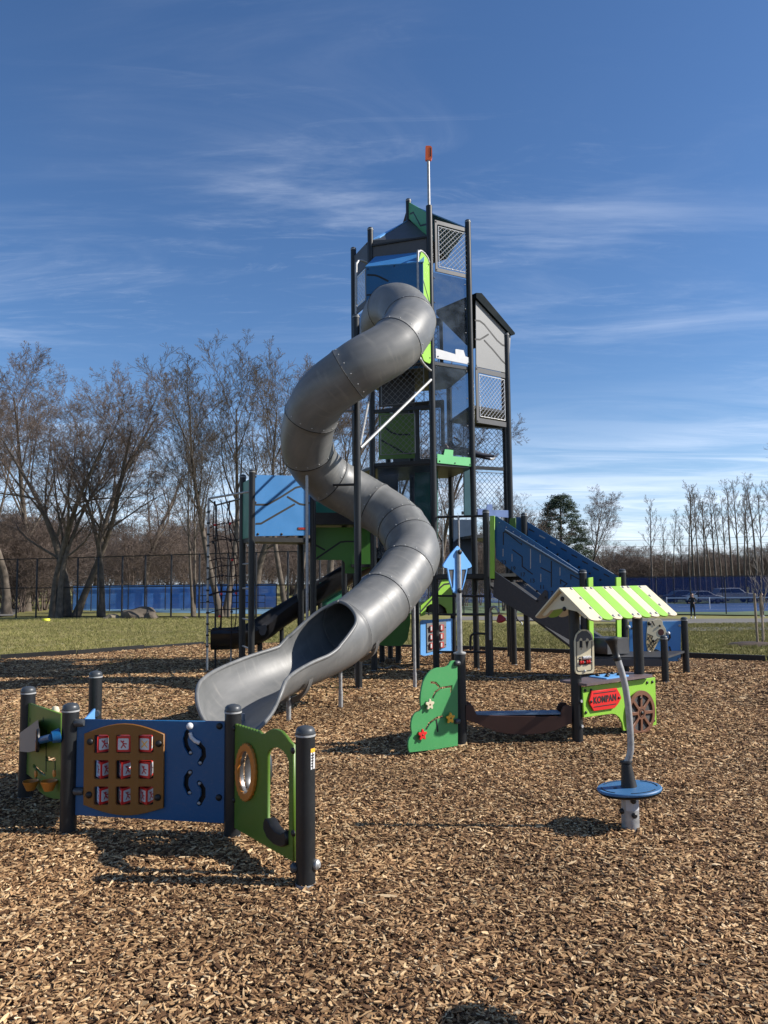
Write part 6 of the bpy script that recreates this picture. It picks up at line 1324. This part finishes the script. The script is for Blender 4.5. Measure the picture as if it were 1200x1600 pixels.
tree('tall', 452, 962, 506, 'tall thick trunked bare tree behind the blue wall panel', GL, rot=160, sx=1.2)
tree('maple', 515, 958, 530, 'bare tree seen over the upper bend of the tube slide', GL, Y=46, rot=70)
tree('oak', 600, 955, 640, 'bare tree seen through the lower part of the tower', GL, Y=50, rot=170)
tree('maple', 690, 955, 640, 'bare tree seen through the clear tower windows', GL, Y=52, rot=33)
tree('oak', 400, 955, 560, 'wide bare tree between the rope net and blue wall panel', GL, Y=60, rot=222)
tree('maple', 150, 955, 560, 'bare tree further back between the leaning tree and boulders', GL, Y=58, rot=85)
tree('oak', -20, 955, 570, 'bare tree further back at the left edge behind the gravel path', GL, Y=62, rot=15)
GR = 'slender bare trees on the right horizon'
tree('oak', 818, 940, 752, 'grey bare tree left of the pine', GR, Y=92, rot=20); tree('maple', 926, 940, 757, 'round crowned grey bare tree right of the pine', GR, Y=96, rot=140); tree('oak', 958, 940, 822, 'short bushy bare tree beside the utility pole', GR, Y=100, rot=80)
tree('slender', 1020, 940, 775, 'solitary slender tree with windswept top right of the utility pole', GR, Y=92, rot=200, sx=1.2)
rs = random.Random(9)
lab = ['first slender tree right of the solitary one', 'second slender tree right of the solitary one', 'short slender tree in the gap behind the young tree', 'thin tree with forked top left of the main clump', 'tall thin tree starting the main clump on the right', 'slender tree second in the right clump', 'slender tree third in the right clump', 'slender tree fourth in the right clump', 'slender tree fifth in the right clump', 'slender tree sixth in the right clump', 'slender tree seventh in the right clump', 'slender tree eighth in the right clump', 'slender tree ninth in the right clump', 'slender tree tenth in the right clump', 'slender tree eleventh in the right clump', 'slender tree twelfth in the right clump', 'slender tree nearest the right picture edge', 'slender tree cut by the right picture edge']
for k, (x, pt) in enumerate(((1042, 806), (1054, 795), (1068, 812), (1079, 762), (1086, 752), (1095, 757), (1103, 768), (1112, 772), (1121, 766), (1129, 760), (1138, 775), (1147, 748), (1157, 745), (1166, 760), (1174, 768), (1184, 742), (1194, 752), (1207, 738))):
    tree(('slender', 'slender_b')[k % 2], x, 940, pt, lab[k], GR, Y=100+rs.uniform(-9, 14), rot=rs.uniform(0, 360), sx=rs.uniform(1.0, 1.35))
tree('maple', 1262, 960, 610, 'near bare tree whose twigs reach in at the right picture edge', Y=36, rot=90)
tree('young', 1191, 1007, 842, 'young bare tree between two wooden stakes in a mulch ring', name='young_tree', rot=30, sx=1.15)
# pine
NEED = instmat('pine_needles', [(0, (.018, .034, .014)), (.5, (.035, .060, .022)), (1, (.065, .085, .035))], .8, None, False)
pg = V3((P(880, 940, 95).x, 95, 0)); pg.z = zg(pg.x, 95); Hp = zat(pg, 775)-pg.z
PN = thing('pine_tree', pg, 'dark green pine tree standing above the blue ramp panel', 'tree'); MB().tube([pg, pg+V3((0, 0, Hp*.95))], [.35, .06], 8).build('trunk', BARK, PN)
r_ = np.random.default_rng(5); nN = 52000; vs = []; 
cl_c = []
for i in range(420):
    h = r_.uniform(.10, 1.0); rad_ = 4.1*math.sin(min(1, (1.03-h)/.75)*math.pi/2)**.62*(.72+.42*r_.random()) ; an = r_.uniform(0, 6.283); q = r_.uniform(.45, 1)**.6; cl_c.append((math.cos(an)*rad_*q, math.sin(an)*rad_*q, Hp*h, r_.uniform(.4, 1.0)))
cl_c = np.array(cl_c); idx = r_.integers(0, len(cl_c), nN); cc = cl_c[idx]; off = r_.normal(0, 1, (nN, 3)); off /= np.linalg.norm(off, axis=1)[:, None]; off *= (r_.random(nN)**.33)[:, None]; off *= np.stack([cc[:, 3]*1.0, cc[:, 3]*1.0, cc[:, 3]*.42], 1)
pc = cc[:, :3]+off+np.array(pg); d1 = r_.normal(0, 1, (nN, 3)); d1 /= np.linalg.norm(d1, axis=1)[:, None]; d2 = np.cross(d1, r_.normal(0, 1, (nN, 3))); d2 /= np.linalg.norm(d2, axis=1)[:, None]; s_ = r_.uniform(.10, .24, nN)[:, None]
vv = np.concatenate([pc-d2*s_*.22, pc+d2*s_*.22, pc+d1*s_], 1).reshape(-1, 3); me = bpy.data.meshes.new('crown'); me.vertices.add(len(vv)); me.vertices.foreach_set('co', vv.astype(np.float32).ravel()); me.loops.add(nN*3); me.loops.foreach_set('vertex_index', np.arange(nN*3)); me.polygons.add(nN); me.polygons.foreach_set('loop_start', np.arange(0, nN*3, 3)); me.update(); me.validate()
NEEDM = mat('pine_needle_green', (.040, .062, .026), .8, 0, .5, .9)
link('crown', me, PN, NEEDM)
# far thicket: one mass of small bare stems
tk = TREES['thicket']
def thicket(name, label, spots):
    objs = []; vs = []; fs = []; src = np.array([v.co[:] for v in tk[1].vertices]+[v.co[:] for v in tk[0].vertices]); n1 = len(tk[1].vertices)
    pts = []; rots = []; scl = []
    for x, y, h in spots: pts.append((x, y, zg(x, y)-.2)); rots.append((0, 0, rs.uniform(0, 6.28))); s = h/7; scl.append((s*rs.uniform(1.0, 1.5), s*rs.uniform(1.0, 1.5), s))
    me = bpy.data.meshes.new('thicket_clump'); bm = bmesh.new(); bm.from_mesh(tk[0]); bm.from_mesh(tk[1]); bm.to_mesh(me); bm.free(); me.materials.append(BARKR)
    return scatter(name, np.array(pts), np.array(rots), np.array(scl), [me], BARKR, label, 'woods')
sp = []
for k in range(62): y = rs.uniform(62, 92); x = rs.uniform(-.62, .20)*y; sp.append((x, y, rs.uniform(4.5, 8.5)))
for k in range(40): y = rs.uniform(47, 58); x = rs.uniform(-.62, -.42)*y; sp.append((x, y, rs.uniform(4, 7)))
thicket('brush_thicket', 'dense reddish brown thicket filling in behind the left trees', sp)
sp = []
for k in range(170): y = rs.uniform(118, 150); x = rs.uniform(.08, .66)*y; sp.append((x, y, rs.uniform(4.5, 8.0)))
thicket('far_hedgerow', 'far low brown hedgerow along the right horizon', sp)
sp = []
for k in range(120): y = rs.uniform(100, 130); x = rs.uniform(-.7, .15)*y; sp.append((x, y, rs.uniform(7, 12)))
thicket('far_woods', 'far brown woods closing the horizon behind the left trees', sp)
# ================================================================ PEOPLE
SKIN = mat('skin', (.45, .27, .19), .5); DCL = mat('dark_clothing', (.012, .013, .016), .8, 0, .2, 10); NAVY = mat('navy_trousers', (.02, .025, .045), .8); SHOE = mat('white_shoes', (.6, .6, .6), .6); HAIR = mat('dark_hair', (.02, .012, .008), .7, 0, .3, 60)
def skin_body(J, E, rad):
    bm = bmesh.new(); vs = [bm.verts.new(p) for p in J]
    for a, b in E: bm.edges.new((vs[a], vs[b]))
    me = bpy.data.meshes.new('body'); bm.to_mesh(me); bm.free(); o = bpy.data.objects.new('body', me); C.objects.link(o); sk = o.modifiers.new('s', 'SKIN'); o.modifiers.new('d', 'SUBSURF').levels = 2
    for i, r in enumerate(rad): me.skin_vertices[0].data[i].radius = (r, r); me.skin_vertices[0].data[i].use_root = (i == 0)
    dg = bpy.context.evaluated_depsgraph_get(); m2 = bpy.data.meshes.new_from_object(o.evaluated_get(dg)); bpy.data.objects.remove(o); return m2
def person(base, H, yaw, pose, label, top_m, leg_m, hair=HAIR, Mx=None, pname='person', group=None):
    k = H/1.75; mx_ = Matrix.Translation(base) @ Matrix.Rotation(yaw, 4, 'Z') @ (Mx or Matrix.Identity(4)) @ Matrix.Scale(k, 4)
    J = [(0, 0, .95), (0, 0, 1.12), (0, .01, 1.32), (0, .0, 1.46), (0, -.01, 1.54)]; rad = [.145, .13, .15, .09, .055]
    E = [(0, 1), (1, 2), (2, 3), (3, 4)]
    for s in (1, -1):
        hip, kn, an, toe = pose['leg'][0 if s > 0 else 1]; b = len(J); J += [(.09*s, 0, .88), tuple(kn), tuple(an), tuple(toe)]; rad += [.095, .062, .042, .036]; E += [(0, b), (b, b+1), (b+1, b+2), (b+2, b+3)]
    for s in (1, -1):
        el_, ha, fi = pose['arm'][0 if s > 0 else 1]; b = len(J); J += [(.18*s, 0, 1.42), tuple(el_), tuple(ha), tuple(fi)]; rad += [.06, .045, .03, .028]; E += [(2, b) if False else (3, b), (b, b+1), (b+1, b+2), (b+2, b+3)]
    me = skin_body(J, E, rad); mats_ = [top_m, leg_m, SHOE, SKIN]
    for mm in mats_: me.materials.append(mm)
    hands = [V3(pose['arm'][i][2]) for i in (0, 1)]; toes = [V3(pose['leg'][i][3]) for i in (0, 1)]; ank = [V3(pose['leg'][i][2]) for i in (0, 1)]
    for p in me.polygons:
        c = p.center
        if min((c-h).length for h in hands) < .085: p.material_index = 3
        elif min(min((c-t_).length for t_ in toes), min((c-a_).length for a_ in ank)) < .10: p.material_index = 2
        elif c.z < .93 and min((c-V3(pose['arm'][i][1])).length for i in (0, 1)) > .12: p.material_index = 1
        elif c.z > 1.50: p.material_index = 3
        p.use_smooth = True
    me.transform(mx_); o = thing(pname, base, label, 'person', group); bd = link('body', me, o)
    bm = bmesh.new(); bmesh.ops.create_uvsphere(bm, u_segments=20, v_segments=14, radius=.105)
    for v in bm.verts: 
        v.co.z *= 1.2; v.co.x *= .84
        if v.co.z < 0: v.co.x *= 1+.9*v.co.z*1.2
        if v.co.y < -.08 and abs(v.co.x) < .03 and -.05 < v.co.z < .02: v.co.y -= .022
    hm = bpy.data.meshes.new('head'); bm.to_mesh(hm); bm.free(); hm.polygons.foreach_set('use_smooth', [True]*len(hm.polygons)); hm.materials.append(SKIN); hm.transform(mx_ @ Matrix.Translation((0, -.015, 1.66))); hd = link('head', hm, o)
    bm = bmesh.new(); bmesh.ops.create_uvsphere(bm, u_segments=20, v_segments=12, radius=.116)
    for v in bm.verts: v.co.z *= 1.2; v.co.x *= .88
    bmesh.ops.delete(bm, geom=[v for v in bm.verts if v.co.y < -.045 and v.co.z < .055 or v.co.z < -.07], context='VERTS'); hm = bpy.data.meshes.new('hair'); bm.to_mesh(hm); bm.free(); hm.polygons.foreach_set('use_smooth', [True]*len(hm.polygons)); hm.materials.append(hair); hm.transform(mx_ @ Matrix.Translation((0, 0, 1.665))); link('hair', hm, o)
    for s in (1, -1): link('ear', MB().lathe([(.02, -.01), (.026, 0), (.015, .01)], (0, 0, 0), 10).mesh('ear'), o, SKIN, loc=None).data.transform(Matrix.Translation(-V3(base)) @ mx_ @ Matrix.Translation((.092*s, -.01, 1.65)) @ Matrix.Rotation(R(90), 4, 'Y') @ Matrix.Identity(4)) if False else None
    return o
stand = {'leg': [((0, 0, 0), (.11, -.01, .50), (.13, .02, .09), (.14, -.12, .03)), ((0, 0, 0), (-.10, -.02, .50), (-.12, .02, .09), (-.14, -.12, .03))], 'arm': [((.25, -.05, 1.17), (.14, -.24, 1.10), (.09, -.30, 1.12)), ((-.27, -.02, 1.16), (-.22, -.22, 1.10), (-.17, -.29, 1.13))]}
st2 = {'leg': [((0, 0, 0), (.11, -.03, .50), (.15, .02, .09), (.16, -.12, .03)), ((0, 0, 0), (-.12, .0, .50), (-.14, .03, .09), (-.16, -.10, .03))], 'arm': [((.36, -.10, 1.28), (.46, -.20, 1.08), (.49, -.24, 1.02)), ((-.25, .02, 1.16), (-.24, -.12, .95), (-.23, -.16, .88))]}
pb = G(1083, 967); person(pb, zat(pb, 927.5)-pb.z, R(-30), stand, 'person in black jacket and trousers standing on the path by the right fence', DCL, DCL)
pb = G(1191, 965); person(pb, zat(pb, 927)-pb.z, R(25), st2, 'person in dark top behind the wooden stakes with one arm held out', NAVY, DCL)
run = {'leg': [((0, 0, 0), (.09, -.36, .62), (.08, -.30, .25), (.08, -.44, .22)), ((0, 0, 0), (-.09, .10, .48), (-.09, .42, .22), (-.09, .44, .10))], 'arm': [((.24, .18, 1.22), (.24, .06, 1.02), (.24, 0, 1.0)), ((-.24, -.16, 1.20), (-.20, -.36, 1.28), (-.19, -.43, 1.30))]}
PAT = mat('patterned_dark_leggings', (.05, .05, .06), .8, 0, .9, 30); pb = G(806, 980); person(pb, 1.25, R(-78), run, 'running child in dark leggings and white shoes behind the ramp posts', DCL, PAT)
# child lying on the upper deck behind the mint board
kb_ = P(694, 700, 13.15); kz = 3.70
kid = {'leg': [((0, 0, 0), (.12, .02, .48), (.13, .06, .10), (.13, -.05, .03)), ((0, 0, 0), (-.10, .02, .50), (-.12, .0, .10), (-.12, -.10, .03))], 'arm': [((.25, -.18, 1.30), (.16, -.30, 1.45), (.13, -.34, 1.50)), ((-.25, -.18, 1.25), (-.18, -.30, 1.42), (-.15, -.34, 1.48))]}
tgt = V3((kb_.x, kb_.y, kz)); Mx = Matrix.Rotation(R(80), 4, 'Y') @ Matrix.Rotation(R(90), 4, 'Z')
hd0 = V3((kb_.x, kb_.y, kz+.06)); bpos = V3((kb_.x+.98, kb_.y+.30, kz-.02))
person(bpos, 1.08, R(17+180), kid, 'child with brown hair and dark jacket lying on the upper tower deck', DCL, NAVY, hair=mat('brown_hair', (.06, .03, .018), .7, 0, .3, 60), Mx=Matrix.Rotation(R(83), 4, 'Y') @ Matrix.Rotation(R(-90), 4, 'Z'))
# made-up disc on a pole outside the frame, added to cast bottom centre shadow
sh = V3((1.58, 2.70, 0)); OD = thing('shadow_caster_disc', sh, 'unseen black disc on a thin grey pole, added to cast the bottom centre shadow', 'shadow caster')
MB().lathe([(.012, -.03), (.012, .92)], sh, 14).build('thin_pole', GALV, OD); MB().lathe([(.03, .90), (.13, .905), (.14, .93), (.12, .945), (.01, .95)], sh, 28).build('caster_disc', BLK, OD)
